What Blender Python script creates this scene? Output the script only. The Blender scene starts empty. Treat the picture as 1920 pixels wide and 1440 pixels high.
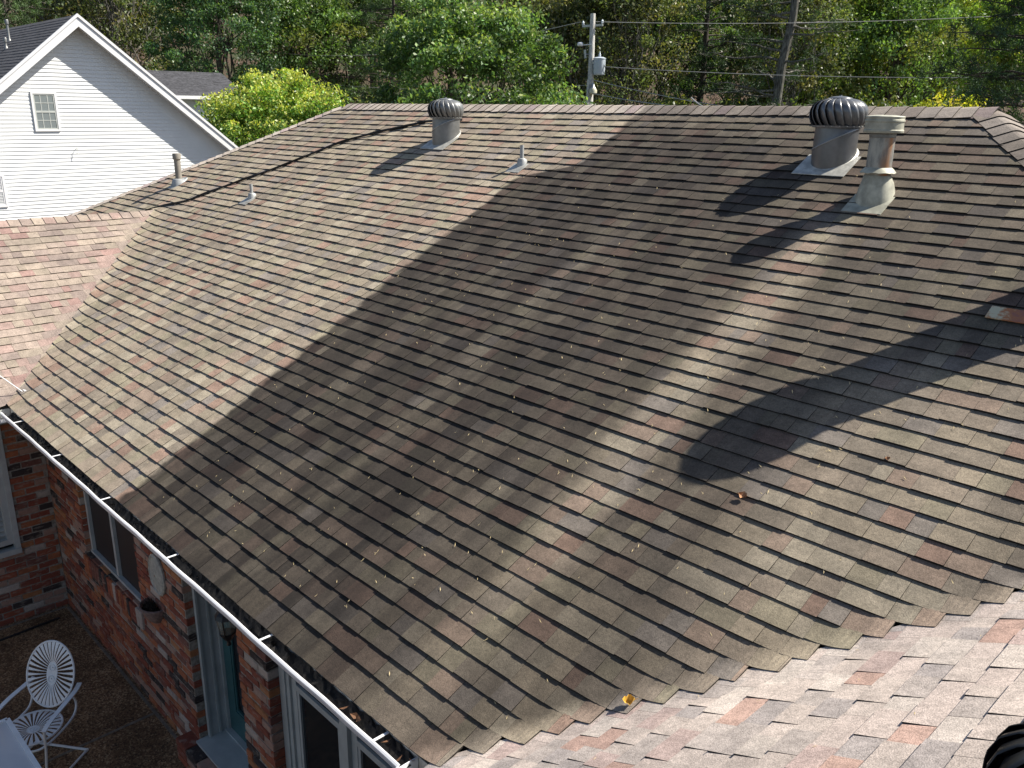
import bpy, bmesh, math, random
import numpy as np
from mathutils import Vector, Matrix
random.seed(7); NR=np.random.default_rng(11)
scn=bpy.context.scene; COL=scn.collection
# ---------------------------------------------------------------- camera
CP=Vector((9.639,-2.0618,2.9574)); FW=Vector((-.690572,.657396,-.301564)); RT=Vector((.68698,.726596,.010783)); UP=Vector((-.226204,.199722,.953385))
cam=bpy.data.cameras.new('camera'); camo=bpy.data.objects.new('camera',cam); COL.objects.link(camo)
camo.matrix_world=Matrix(((RT.x,UP.x,-FW.x,CP.x),(RT.y,UP.y,-FW.y,CP.y),(RT.z,UP.z,-FW.z,CP.z),(0,0,0,1)))
cam.sensor_width=36; cam.lens=1628.13*36/1920; cam.clip_start=.05; cam.clip_end=2000
scn.camera=camo
# ---------------------------------------------------------------- light
SUN_EL=math.radians(47.8); SUN_AZ=math.radians(36.5)      # azimuth from +Y towards +X
LD=Vector((math.sin(SUN_AZ)*math.cos(SUN_EL),math.cos(SUN_AZ)*math.cos(SUN_EL),math.sin(SUN_EL)))
w=bpy.data.worlds.new('World'); scn.world=w; w.use_nodes=True
nt=w.node_tree; bg=nt.nodes['Background']; sky=nt.nodes.new('ShaderNodeTexSky'); sky.sky_type='NISHITA'; sky.sun_disc=False
sky.sun_elevation=SUN_EL; sky.sun_rotation=SUN_AZ; nt.links.new(sky.outputs[0],bg.inputs[0]); bg.inputs[1].default_value=.07
sl=bpy.data.lights.new('sun','SUN'); sl.energy=5.0; sl.angle=math.radians(.5); sl.color=(1,.945,.835)
so=bpy.data.objects.new('sun',sl); COL.objects.link(so); so.rotation_euler=(-LD).to_track_quat('-Z','Y').to_euler(); so.location=(0,0,30)
vs=scn.view_settings; vs.view_transform='Standard'; vs.look='None'; vs.gamma=1; vs.use_curve_mapping=False; vs.exposure=.78
scn.cycles.max_bounces=4; scn.cycles.diffuse_bounces=2; scn.cycles.glossy_bounces=3; scn.cycles.transparent_max_bounces=6

# ---------------------------------------------------------------- constants of the house
AL=.4965; C_,S_,T_=math.cos(AL),math.sin(AL),math.tan(AL)
E_=.127; SL=6.301; XR=6.976; XA=-1.987; XB=7.04; SW=3.226; WRX=SW*C_   # wing ridge half width
FLOOR=-2.6; WY=.335
LRX=-WRX; RRX=XR+WRX
def proj(P):
    d=Vector(P)-CP; z=d.dot(FW)
    if z<.05: return None
    k=cam.lens/36*1920/z
    return (960+k*d.dot(RT),720-k*d.dot(UP),z)
def inframe(P,m=0):
    q=proj(P); return q is not None and -m<q[0]<1920+m and -m<q[1]<1440+m
# ---------------------------------------------------------------- materials
MATS={}
def newmat(name):
    m=bpy.data.materials.new(name); m.use_nodes=True; MATS[name]=m
    return m,m.node_tree.nodes,m.node_tree.links,m.node_tree.nodes['Principled BSDF']
class G:   # small node-graph helper
    def __init__(s,nt): s.n=nt.nodes; s.l=nt.links
    def put(s,sock,v):
        if hasattr(v,'is_output'): s.l.new(v,sock)
        elif isinstance(v,(tuple,list)) and len(v)==3 and sock.type=='RGBA': sock.default_value=(*v,1)
        else: sock.default_value=v
    def m(s,op,a,b=0,c=None,clamp=False):
        x=s.n.new('ShaderNodeMath'); x.operation=op; x.use_clamp=clamp
        s.put(x.inputs[0],a); s.put(x.inputs[1],b)
        if c is not None: s.put(x.inputs[2],c)
        return x.outputs[0]
    def ss(s,a,b,v):   # smoothstep
        x=s.n.new('ShaderNodeMapRange'); x.interpolation_type='SMOOTHSTEP'
        s.put(x.inputs[0],v); s.put(x.inputs[1],a); s.put(x.inputs[2],b); return x.outputs[0]
    def noise(s,vec,scale,detail=2,rough=.5):
        x=s.n.new('ShaderNodeTexNoise'); x.inputs['Scale'].default_value=scale; x.inputs['Detail'].default_value=detail; x.inputs['Roughness'].default_value=rough
        if vec is not None: s.l.new(vec,x.inputs['Vector'])
        return x.outputs[0]
    def mix(s,f,a,b,mode='MIX'):
        x=s.n.new('ShaderNodeMix'); x.data_type='RGBA'; x.blend_type=mode
        s.put(x.inputs[0],f); s.put(x.inputs[6],a); s.put(x.inputs[7],b); return x.outputs[2]
    def pos(s): return s.n.new('ShaderNodeNewGeometry').outputs['Position']
    def obj(s): return s.n.new('ShaderNodeTexCoord').outputs['Object']
    def attr(s,name='Col'):
        x=s.n.new('ShaderNodeAttribute'); x.attribute_name=name; return x.outputs[0]
    def xyz(s,v):
        x=s.n.new('ShaderNodeSeparateXYZ'); s.l.new(v,x.inputs[0]); return x.outputs
    def comb(s,x,y,z):
        c=s.n.new('ShaderNodeCombineXYZ'); s.put(c.inputs[0],x); s.put(c.inputs[1],y); s.put(c.inputs[2],z); return c.outputs[0]
    def scale(s,v,f):
        x=s.n.new('ShaderNodeVectorMath'); x.operation='MULTIPLY'; s.l.new(v,x.inputs[0]); x.inputs[1].default_value=f; return x.outputs[0]
    def ramp(s,f,stops):
        x=s.n.new('ShaderNodeValToRGB'); r=x.color_ramp
        while len(r.elements)<len(stops): r.elements.new(.5)
        for e,(p,c) in zip(r.elements,stops): e.position=p; e.color=(*c,1)
        s.put(x.inputs[0],f); return x.outputs[0]
    def bump(s,h,strength,dist):
        x=s.n.new('ShaderNodeBump'); x.inputs['Strength'].default_value=strength; x.inputs['Distance'].default_value=dist
        s.l.new(h,x.inputs['Height']); return x.outputs[0]
def simple(name,col,rough=.5,metal=0,var=.15,nscale=12,bumpd=0,spec=.5,streak=False):
    m,n,l,b=newmat(name); g=G(m.node_tree)
    v=g.obj()
    if streak: v=g.scale(v,(1,1,.15))
    f=g.noise(v,nscale,4,.6)
    l.new(g.mix(g.ss(.3,.75,f),tuple(c*(1-var) for c in col),tuple(min(1,c*(1+var)) for c in col)),b.inputs['Base Color'])
    b.inputs['Roughness'].default_value=rough; b.inputs['Metallic'].default_value=metal; b.inputs['Specular IOR Level'].default_value=spec
    if bumpd: l.new(g.bump(f,.5,bumpd),b.inputs['Normal'])
    return m
def shingle_material():
    m,n,l,b=newmat('asphalt_shingle'); g=G(m.node_tree)
    P=g.pos(); x,y,z=g.xyz(P)
    an=n.new('ShaderNodeAttribute'); an.attribute_name='Col'; col=an.outputs[0]; rnd=an.outputs['Alpha']
    md=g.noise(g.scale(P,(9,14,14)),1.0,2,.6); md2=g.noise(g.scale(P,(2.6,.9,.9)),1.0,2,.6)
    col=g.mix(1,col,g.mix(g.ss(.3,.7,md),(.86,.855,.85),(1.11,1.10,1.09)),'MULTIPLY')
    col=g.mix(1,col,g.mix(g.ss(.3,.7,md2),(.86,.86,.86),(1.10,1.09,1.07)),'MULTIPLY')
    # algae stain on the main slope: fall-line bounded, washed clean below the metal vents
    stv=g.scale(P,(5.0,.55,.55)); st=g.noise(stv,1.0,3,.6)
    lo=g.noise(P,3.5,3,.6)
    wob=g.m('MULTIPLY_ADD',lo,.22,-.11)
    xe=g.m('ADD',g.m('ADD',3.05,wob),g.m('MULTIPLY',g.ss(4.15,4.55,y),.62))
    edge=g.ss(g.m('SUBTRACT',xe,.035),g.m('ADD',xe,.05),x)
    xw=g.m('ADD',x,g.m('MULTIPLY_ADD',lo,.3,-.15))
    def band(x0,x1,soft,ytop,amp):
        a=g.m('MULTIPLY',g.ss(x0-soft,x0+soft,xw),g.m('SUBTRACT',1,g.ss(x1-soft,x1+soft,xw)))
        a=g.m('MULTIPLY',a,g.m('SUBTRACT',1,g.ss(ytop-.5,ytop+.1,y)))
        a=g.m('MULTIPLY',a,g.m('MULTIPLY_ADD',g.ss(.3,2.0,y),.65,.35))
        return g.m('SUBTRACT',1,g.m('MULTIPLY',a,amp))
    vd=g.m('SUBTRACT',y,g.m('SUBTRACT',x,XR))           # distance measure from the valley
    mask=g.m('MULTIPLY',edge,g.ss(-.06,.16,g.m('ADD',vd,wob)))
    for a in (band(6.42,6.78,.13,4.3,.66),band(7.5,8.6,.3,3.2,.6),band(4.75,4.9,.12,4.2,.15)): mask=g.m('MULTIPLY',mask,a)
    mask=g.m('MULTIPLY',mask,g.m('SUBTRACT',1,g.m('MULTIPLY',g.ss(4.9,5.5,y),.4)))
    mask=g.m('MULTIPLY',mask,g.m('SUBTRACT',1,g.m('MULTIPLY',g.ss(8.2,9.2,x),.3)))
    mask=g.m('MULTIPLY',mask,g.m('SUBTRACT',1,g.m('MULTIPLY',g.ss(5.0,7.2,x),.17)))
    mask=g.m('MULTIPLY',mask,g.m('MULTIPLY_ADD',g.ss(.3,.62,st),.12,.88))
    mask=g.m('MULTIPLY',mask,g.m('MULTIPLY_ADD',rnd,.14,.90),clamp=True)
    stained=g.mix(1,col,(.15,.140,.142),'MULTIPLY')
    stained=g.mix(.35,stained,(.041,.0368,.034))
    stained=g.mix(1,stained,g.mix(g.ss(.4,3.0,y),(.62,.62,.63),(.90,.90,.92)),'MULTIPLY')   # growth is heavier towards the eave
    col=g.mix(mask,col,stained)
    # granules
    g1=g.noise(P,190,1,.5); g2=g.noise(P,60,1,.6)
    k=g.m('ADD',g.m('MULTIPLY_ADD',g1,2.0,-1.0),g.m('MULTIPLY_ADD',g2,1.0,-.5))
    kk=g.m('MULTIPLY_ADD',k,.62,1.0)
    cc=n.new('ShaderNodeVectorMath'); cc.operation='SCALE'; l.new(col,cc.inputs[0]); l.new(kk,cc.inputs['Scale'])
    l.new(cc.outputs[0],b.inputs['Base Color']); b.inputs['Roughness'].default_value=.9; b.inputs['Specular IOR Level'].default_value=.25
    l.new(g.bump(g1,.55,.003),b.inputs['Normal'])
    return m
M_SH=shingle_material()
def leaf_mat(name,tr=.35,rough=.42):
    m,n,l,b=newmat(name); g=G(m.node_tree)
    c=g.attr('Col'); n.remove(b)
    d=n.new('ShaderNodeBsdfDiffuse'); l.new(c,d.inputs[0])
    t=n.new('ShaderNodeBsdfTranslucent'); l.new(g.mix(1,c,(1.5,1.6,.6),'MULTIPLY'),t.inputs[0])
    gl=n.new('ShaderNodeBsdfGlossy'); gl.inputs['Roughness'].default_value=rough
    mx=n.new('ShaderNodeMixShader'); mx.inputs[0].default_value=tr; l.new(d.outputs[0],mx.inputs[1]); l.new(t.outputs[0],mx.inputs[2])
    m2=n.new('ShaderNodeMixShader'); m2.inputs[0].default_value=.035; l.new(mx.outputs[0],m2.inputs[1]); l.new(gl.outputs[0],m2.inputs[2])
    l.new(m2.outputs[0],n['Material Output'].inputs[0]); return m
M_LEAF=leaf_mat('leaf'); M_NEEDLE=leaf_mat('needle',.2,.6)
def bark(name,a,b_):
    m,n,l,b=newmat(name); g=G(m.node_tree); f=g.noise(g.scale(g.obj(),(6,6,1.2)),3,5,.7)
    l.new(g.mix(g.ss(.35,.68,f),a,b_),b.inputs['Base Color']); b.inputs['Roughness'].default_value=.9
    l.new(g.bump(f,.8,.03),b.inputs['Normal']); return m
M_BARK=bark('bark',(.035,.028,.022),(.13,.11,.09)); M_PBARK=bark('pale_bark',(.12,.105,.09),(.33,.31,.28))
def brick_material():
    m,n,l,b=newmat('old_brick'); g=G(m.node_tree); P=g.pos(); c=g.attr('Col')
    f=g.noise(P,28,4,.65); h=g.noise(P,9,3,.6)
    c=g.mix(1,c,g.mix(f,(.55,.5,.48),(1.4,1.4,1.35)),'MULTIPLY')
    c=g.mix(g.m('MULTIPLY',g.ss(.52,.66,g.noise(g.scale(P,(11,11,30)),1,4,.65)),.42),c,(.40,.34,.27))
    c=g.mix(g.m('MULTIPLY',g.ss(.62,.76,g.noise(P,15,3,.6)),.75),c,(.035,.03,.028))
    l.new(c,b.inputs['Base Color']); b.inputs['Roughness'].default_value=.92; l.new(g.bump(f,.6,.006),b.inputs['Normal']); return m
M_BRICK=brick_material()
M_MORTAR=simple('mortar',(.34,.30,.25),.95,0,.35,30,.004)
M_WHITE=simple('white_aluminium',(.80,.80,.82),.35,0,.04,8)
M_VINYL=simple('white_vinyl',(.80,.81,.82),.45,0,.055,.9)
M_GREYPAINT=simple('grey_trim_paint',(.50,.52,.50),.5,0,.1,6)
M_TEAL=simple('teal_paint',(.045,.13,.135),.4,0,.12,6)
M_IRON=simple('black_iron',(.012,.012,.013),.4,0,.2,20)
M_CABLE=simple('black_rubber',(.008,.008,.009),.5,0,.2,40)
M_CHAIR=simple('white_enamel',(.86,.87,.86),.35,0,.06,14)
M_DEBRIS=simple('wet_leaf_debris',(.012,.010,.008),.8,0,.6,60,.01)
M_GALV=simple('galvanised_steel',(.46,.47,.47),.42,.65,.18,9)
M_LEAD=simple('grey_lead',(.40,.41,.41),.6,.2,.15,14)
M_TURB=simple('grey_painted_steel',(.17,.173,.182),.34,.5,.18,7)
M_SEAM=simple('bright_seam_steel',(.36,.365,.37),.35,.4,.15,9)
M_BLACKT=simple('black_painted_steel',(.035,.036,.038),.28,.4,.2,7)
M_TURB2=simple('weathered_steel',(.22,.225,.225),.42,.45,.2,7)
M_INNER=simple('turbine_interior',(.01,.01,.01),.8)  # near black: shade of the hollow head painted onto a solid core
M_ALFLASH=simple('bare_flashing',(.50,.49,.45),.5,.3,.3,12)
M_CREAM=simple('oxidised_flashing',(.44,.43,.35),.6,.15,.32,9)
M_DECK=simple('roof_deck',(.05,.045,.04),.95)
M_FASCIA=simple('fascia_paint',(.42,.42,.40),.6,0,.15,5)
M_NBROOF=None
def rusty():
    m,n,l,b=newmat('rust_stained_pipe'); g=G(m.node_tree); P=g.obj(); x,y,z=g.xyz(P)
    f=g.noise(g.scale(P,(1,1,.35)),16,4,.65)
    c=g.mix(g.ss(.35,.65,f),(.20,.21,.205),(.44,.43,.38))
    r=g.m('MULTIPLY',g.ss(.42,.62,g.noise(g.scale(P,(1,1,.25)),9,3,.6)),g.ss(.02,.075,x))
    c=g.mix(r,c,(.42,.20,.09))
    l.new(c,b.inputs['Base Color']); b.inputs['Roughness'].default_value=.6; b.inputs['Metallic'].default_value=.25; return m
M_RUSTPIPE=rusty()
def rustplate():
    m,n,l,b=newmat('rusted_flashing'); g=G(m.node_tree); P=g.obj(); f=g.noise(P,7,4,.7)
    l.new(g.ramp(f,[(.36,(.55,.50,.34)),(.46,(.42,.16,.06)),(.58,(.30,.12,.09)),(.7,(.38,.25,.22))]),b.inputs['Base Color']); b.inputs['Roughness'].default_value=.75; return m
M_RUSTPLATE=rustplate()
def patio_mat():
    m,n,l,b=newmat('exposed_aggregate'); g=G(m.node_tree); P=g.pos()
    v=n.new('ShaderNodeTexVoronoi'); v.inputs['Scale'].default_value=75; l.new(P,v.inputs['Vector'])
    x,y,z=g.xyz(v.outputs['Color'])
    c=g.ramp(x,[(0,(.10,.056,.028)),(.4,(.25,.15,.075)),(.75,(.38,.23,.12)),(1,(.6,.44,.26))])
    c=g.mix(g.ss(.35,.7,g.noise(P,2.5,4,.6)),g.mix(1,c,(.5,.48,.45),'MULTIPLY'),c)
    l.new(c,b.inputs['Base Color']); b.inputs['Roughness'].default_value=.85
    l.new(g.bump(v.outputs['Distance'],.7,.006),b.inputs['Normal']); return m
M_PATIO=patio_mat(); M_JOINT=simple('concrete_joint',(.22,.19,.15),.9,0,.3,18)
def ground_mat():
    m,n,l,b=newmat('leaf_litter_ground'); g=G(m.node_tree); P=g.pos()
    f=g.noise(P,.25,5,.65); h=g.noise(P,6,5,.7)
    c=g.ramp(h,[(.3,(.035,.024,.016)),(.5,(.09,.055,.036)),(.7,(.16,.10,.066))])
    c=g.mix(g.ss(.45,.62,f),c,(.045,.055,.02)); l.new(c,b.inputs['Base Color']); b.inputs['Roughness'].default_value=.95
    l.new(g.bump(h,1,.08),b.inputs['Normal']); return m
M_GROUND=ground_mat()
def glass_dark(name,col=(.015,.017,.02),rough=.08):
    m,n,l,b=newmat(name); b.inputs['Base Color'].default_value=(*col,1); b.inputs['Roughness'].default_value=rough; b.inputs['Specular IOR Level'].default_value=.6; return m
M_PANE=glass_dark('window_glass'); M_SCREEN=glass_dark('insect_screen',(.014,.015,.018),.55)
M_NBPANE=glass_dark('window_with_curtain',(.20,.23,.24),.15)
def clear_glass(name,tint,mixf):
    m,n,l,b=newmat(name); b.inputs['Base Color'].default_value=(*tint,1); b.inputs['Roughness'].default_value=.12
    t=n.new('ShaderNodeBsdfTransparent'); mx=n.new('ShaderNodeMixShader'); mx.inputs[0].default_value=mixf
    l.new(t.outputs[0],mx.inputs[1]); l.new(b.outputs[0],mx.inputs[2]); l.new(mx.outputs[0],n['Material Output'].inputs[0]); return m
M_TGLASS=clear_glass('frosted_table_glass',(.80,.82,.84),.62); M_LGLASS=clear_glass('lantern_glass',(.6,.6,.5),.25)
M_NBSH=simple('charcoal_shingle',(.075,.075,.085),.9,0,.35,9,.01)
M_POLE=bark('pole_wood',(.42,.41,.38),(.68,.66,.62))
M_XF=simple('transformer_grey',(.52,.58,.64),.4,0,.05,6)
M_LAMP=simple('lamp_globe_plastic',(.62,.60,.45),.35,0,.08,8)
M_WIRE=simple('aluminium_wire',(.42,.42,.41),.5,.3,.1,3)
M_PLAQUE=simple('cast_plaque',(.42,.41,.36),.8,0,.25,30,.01)
M_TERRA=simple('wicker_terracotta',(.24,.17,.15),.85,0,.3,40,.008)
M_SOIL=simple('dry_soil',(.03,.022,.014),.95,0,.6,40,.02)
M_LEAFB=simple('brown_leaf',(.34,.17,.08),.7,0,.3,60); M_LEAFY=simple('yellow_leaf',(.72,.42,.06),.6,0,.25,60); M_SEED=simple('straw_litter',(.66,.52,.28),.7,0,.3,90)

# ---------------------------------------------------------------- mesh builder
class MB:
    def __init__(s): s.v=[]; s.f=[]; s.c=[]
    def add(s,vs,fs,col=None):
        o=len(s.v); s.v+= [tuple(p) for p in vs]; s.f+=[tuple(i+o for i in f) for f in fs]; s.c+=[col]*len(fs)
    def box(s,x0,x1,y0,y1,z0,z1,col=None):
        s.add([(x0,y0,z0),(x1,y0,z0),(x1,y1,z0),(x0,y1,z0),(x0,y0,z1),(x1,y0,z1),(x1,y1,z1),(x0,y1,z1)],BOXF,col)
    def obox(s,o,ax,ay,az,col=None):   # oriented box from a corner and three edge vectors
        o,ax,ay,az=map(Vector,(o,ax,ay,az))
        s.add([o,o+ax,o+ax+ay,o+ay,o+az,o+ax+az,o+ax+ay+az,o+ay+az],BOXF,col)
    def lathe(s,prof,seg=24,c=(0,0,0),cap0=True,cap1=True,shear=None):
        vs=[];fs=[];n=len(prof)
        for i in range(seg):
            a=2*math.pi*i/seg
            for r,z in prof:
                x,y=r*math.cos(a),r*math.sin(a); zz=z
                if shear and shear(z) : zz=z+shear(z)*y
                vs.append((c[0]+x,c[1]+y,c[2]+zz))
        for i in range(seg):
            j=(i+1)%seg
            for k in range(n-1): fs.append((i*n+k,j*n+k,j*n+k+1,i*n+k+1))
        if cap0: fs.append(tuple(i*n for i in reversed(range(seg))))
        if cap1: fs.append(tuple(i*n+n-1 for i in range(seg)))
        s.add(vs,fs)
    def tube(s,pts,r,seg=8,cap=True):
        pts=[Vector(p) for p in pts]; n=len(pts); R=r if isinstance(r,(list,tuple)) else [r]*n
        vs=[];prev=None
        for i,p in enumerate(pts):
            d=(pts[min(i+1,n-1)]-pts[max(i-1,0)]).normalized()
            if prev is None:
                a=Vector((0,0,1)) if abs(d.z)<.9 else Vector((1,0,0)); u=d.cross(a).normalized()
            else:
                u=(prev-d*prev.dot(d)); u=u.normalized() if u.length>1e-6 else d.orthogonal().normalized()
            prev=u; q=d.cross(u)
            for k in range(seg):
                a=2*math.pi*k/seg; vs.append(p+(u*math.cos(a)+q*math.sin(a))*R[i])
        fs=[]
        for i in range(n-1):
            for k in range(seg):
                j=(k+1)%seg; fs.append((i*seg+k,i*seg+j,(i+1)*seg+j,(i+1)*seg+k))
        if cap: fs.append(tuple(reversed(range(seg)))); fs.append(tuple((n-1)*seg+k for k in range(seg)))
        s.add(vs,fs)
    def bar(s,pts,w,h,up=(0,0,1)):     # flat bar along a path, width w sideways, height h along up
        pts=[Vector(p) for p in pts]; n=len(pts); vs=[]
        for i,p in enumerate(pts):
            d=(pts[min(i+1,n-1)]-pts[max(i-1,0)]).normalized(); q=d.cross(Vector(up)).normalized(); u=q.cross(d).normalized()
            for a,b in ((-1,-1),(1,-1),(1,1),(-1,1)): vs.append(p+q*(a*w/2)+u*(b*h/2))
        fs=[(3,2,1,0),tuple((n-1)*4+k for k in range(4))]
        for i in range(n-1):
            for k in range(4): j=(k+1)%4; fs.append((i*4+k,i*4+j,(i+1)*4+j,(i+1)*4+k))
        s.add(vs,fs)
    def mesh(s,name,mat,off=(0,0,0),smooth=False):
        me=bpy.data.meshes.new(name); ox,oy,oz=off
        me.from_pydata([(x-ox,y-oy,z-oz) for x,y,z in s.v],[],s.f); me.materials.append(mat)
        if s.c and s.c[0] is not None:
            a=me.attributes.new('Col','FLOAT_COLOR','FACE'); a.data.foreach_set('color',np.array([(*c,1)[:4] for c in s.c],dtype=np.float32).ravel())
        if smooth:
            me.polygons.foreach_set('use_smooth',[True]*len(me.polygons))
            try: me.set_sharp_from_angle(angle=math.radians(40))
            except Exception: pass
        me.update(); return me
    def build(s,name,mat,parent=None,smooth=False,kind=None,world=True):
        off=(0,0,0)
        if parent is not None and world: off=wloc(parent)
        o=bpy.data.objects.new(name,s.mesh(name,mat,off,smooth)); COL.objects.link(o)
        if parent is not None: o.parent=parent
        if kind: o['kind']=kind
        return o
BOXF=[(3,2,1,0),(4,5,6,7),(0,1,5,4),(1,2,6,5),(2,3,7,6),(3,0,4,7)]
def wloc(o):
    v=Vector((0,0,0))
    while o is not None: v=v+o.location; o=o.parent
    return v
def tag(o,label,cat,group=None):
    o['label']=label; o['category']=cat
    if group: o['group']=group
    return o
def thing(name,label,cat,loc,group=None):
    o=bpy.data.objects.new(name,None); COL.objects.link(o); o.location=loc; o.empty_display_size=.2
    return tag(o,label,cat,group)
def struct(mb,name,mat):
    o=mb.build(name,mat); o['kind']='structure'; return o

# ================================================================ SETTING: ground, patio
def hill(x,y):
    d=(x-CP.x)*-.724+(y-CP.y)*.69; lat=(x-CP.x)*.69+(y-CP.y)*.724
    k=max(0,d-45-3*math.sin(lat*.05)); h=k*k/(k+22)*.42
    return FLOOR-.06+h+.25*math.sin(x*.13+1)*math.sin(y*.11)*min(1,k/15)
mb=MB(); N=120; X0=-260;X1=260
xs=[X0+(X1-X0)*i/N for i in range(N+1)]
for j in range(N+1):
    for i in range(N+1): mb.v.append((xs[i]-20,xs[j]+30,hill(xs[i]-20,xs[j]+30)))
for j in range(N):
    for i in range(N):
        a=j*(N+1)+i; mb.f.append((a,a+1,a+N+2,a+N+1)); mb.c.append(None)
gr=struct(mb,'ground',M_GROUND); gr.data.polygons.foreach_set('use_smooth',[True]*len(gr.data.polygons))
mb=MB(); mb.box(-.45,XR+.4,-6,.6,FLOOR-.05,FLOOR); patio=struct(mb,'patio',M_PATIO)
mb=MB()
for a in ((-.27,XR,.285,.325),(2.235,2.262,-4,.28)):
    x=a[0]
    if a[1]-a[0]>1:
        while x<a[1]: L=random.uniform(.5,1.1); mb.box(x,min(x+L,a[1]),a[2],a[3]-.012,FLOOR-.02,FLOOR+.005); x+=L+.006
    else: mb.box(a[0],a[1],a[2],a[3],FLOOR-.02,FLOOR+.005)
mb.box(-.30,-.272,-5,.28,FLOOR-.02,FLOOR+.005)
o=mb.build('expansion_strip',M_JOINT,patio)

# ================================================================ BRICK HOUSE
house=thing('brick_house','red brick house around a courtyard under a stained tan shingle roof','house',(3.4,3,FLOOR))
def smax(a,b,w): return .5*(a+b+math.sqrt((a-b)**2+w*w))
def zroof(x,y):
    zm=T_*min(y,2*SL*C_-y)
    zl=T_*min(-x,x+2*WRX); zr=T_*min(x-XR,XR+2*WRX-x)
    z=zm
    if zl>-1: z=smax(z,zl,.07) if zl>z-.9 else z
    if zr>-1: z=smax(z,zr,.065) if zr>z-.9 else z
    return z
NM=Vector((0,-S_,C_)); NL=Vector((S_,0,C_)); NRW=Vector((-S_,0,C_))
def map_main(u,s,h):
    y=s*C_; P=Vector((u,y,zroof(u,y))); return P+NM*h
def map_left(u,s,h):       # u = y, slope facing +X
    x=-s*C_; P=Vector((x,u,zroof(x,u))); return P+NL*h
def map_right(u,s,h):      # u = y, slope facing -X
    x=XR+s*C_; P=Vector((x,u,zroof(x,u))); return P+NRW*h
PAL=[((.345,.295,.20),5),((.39,.345,.24),3),((.275,.237,.17),4),((.345,.262,.185),2.4),((.325,.29,.19),3),((.32,.22,.155),1.5),((.275,.245,.195),2),((.32,.268,.19),3)]
PALR=[((.47,.41,.335),5),((.52,.465,.38),3),((.41,.365,.305),3),((.365,.33,.285),2),((.45,.315,.24),1.3),((.49,.42,.345),3),((.45,.355,.295),1.2)]
PALL=[((.30,.25,.195),5),((.33,.28,.21),3),((.255,.21,.17),3),((.30,.222,.18),2.5),((.285,.19,.155),1),((.29,.25,.185),2)]
def pick(pal):
    c=random.choices([a for a,_ in pal],[b for _,b in pal])[0]; W_=sum(b for _,b in pal); mean=[sum(a[i]*b for a,b in pal)/W_ for i in range(3)]; bl=.08 if pal in (PAL,PALL) else 0; c=tuple(c[i]*(1-bl)+mean[i]*bl for i in range(3)); k=random.uniform(.93,1.07); c=(c[0],c[1]*.982,c[2]*1.09)
    return tuple(v*k for v in c)
EDGE=(.030,.027,.024,.5)   # cut asphalt edge, near black so course shadow lines are darkened in the colour
TABS=[]   # (mb, area)
def lf_main(u,s_):   # main shingles ride over the wing in the right valley
    k=(u-(XR+s_*C_)+.22)/.22
    return -.0075*min(1,max(0,k)) if s_<SW else 0
def lay(mapf,bounds,pal,n0,n1,flat,extra=0.0,lf=lambda u,s_:0,tmin=.0065,top=.0022):
    for n in range(n0,n1):
        s0=(n+.17)*E_ if n>0 else -.018
        s1=(n+1.17)*E_+.022
        ph=random.uniform(0,6.28)
        for (lo0,hi0,lo1,hi1,vlo,vhi) in bounds(s0,s1):   # limits at the butt and at the head
            u=min(lo0,lo1)-random.uniform(0,.2); umax=max(hi0,hi1); raised=random.random()<.5
            while u<umax:
                wd=random.choice((.085,.11,.13,.15,.17,.20,.235)); 
                a,b=u,u+wd-.0016; u+=wd
                raised=not raised if random.random()<.8 else raised
                if b<min(lo0,lo1)+.004 or a>umax-.004: continue
                th=(.0160 if raised else .0112)+random.uniform(-.001,.0012)+extra
                js=random.uniform(-.0025,.0025)+.003*math.sin(a*2.1+ph)
                col=pick(pal)+(random.random(),)
                near=(vlo is not None and a<vlo+.45) or (vhi is not None and b>vhi-.45)
                k=max(1,int(math.ceil(wd/.032))) if near else 1
                m=MB(); vs=[]; ok=False
                for i in range(k+1):
                    q=a+(b-a)*i/k
                    q0=min(max(q,lo0),hi0); q1=min(max(q,lo1),hi1)
                    if hi0<lo0: q0=(lo0+hi0)/2
                    sa=s0+js
                    vs+=[mapf(q0,sa,-.004),mapf(q0,sa,max(tmin,th+lf(q0,sa))),mapf(q1,s1,max(top*.4,top+.25*lf(q1,s1)) if tmin<.005 else top+(.005 if lf(q1,s1)<-.002 else 0)),mapf(q1,s1,-.004)]
                ft=[];fb=[]
                for i in range(k):
                    o=i*4; p=o+4
                    ft+=[(o+1,p+1,p+2,o+2)]; fb+=[(o,p,p+1,o+1),(o+3,o+2,p+2,p+3),(o,o+3,p+3,p)]
                fb+=[(0,1,2,3),(k*4+3,k*4+2,k*4+1,k*4)]
                if flat: ft=[tuple(reversed(f)) for f in ft]; fb=[tuple(reversed(f)) for f in fb]
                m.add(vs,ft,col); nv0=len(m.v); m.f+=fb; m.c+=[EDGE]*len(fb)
                # projected area
                qs=[proj(vs[i]) for i in (1,k*4+1,k*4+2,2)]
                ar=0
                if all(qs):
                    ctr=(sum(q[0] for q in qs)/4,sum(q[1] for q in qs)/4)
                    if 0<ctr[0]<1920 and 0<ctr[1]<1440:
                        for i in range(4): ar+=qs[i][0]*qs[(i+1)%4][1]-qs[(i+1)%4][0]*qs[i][1]
                        ar=abs(ar)/2
                TABS.append((ar,m))
BIG=99
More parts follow.
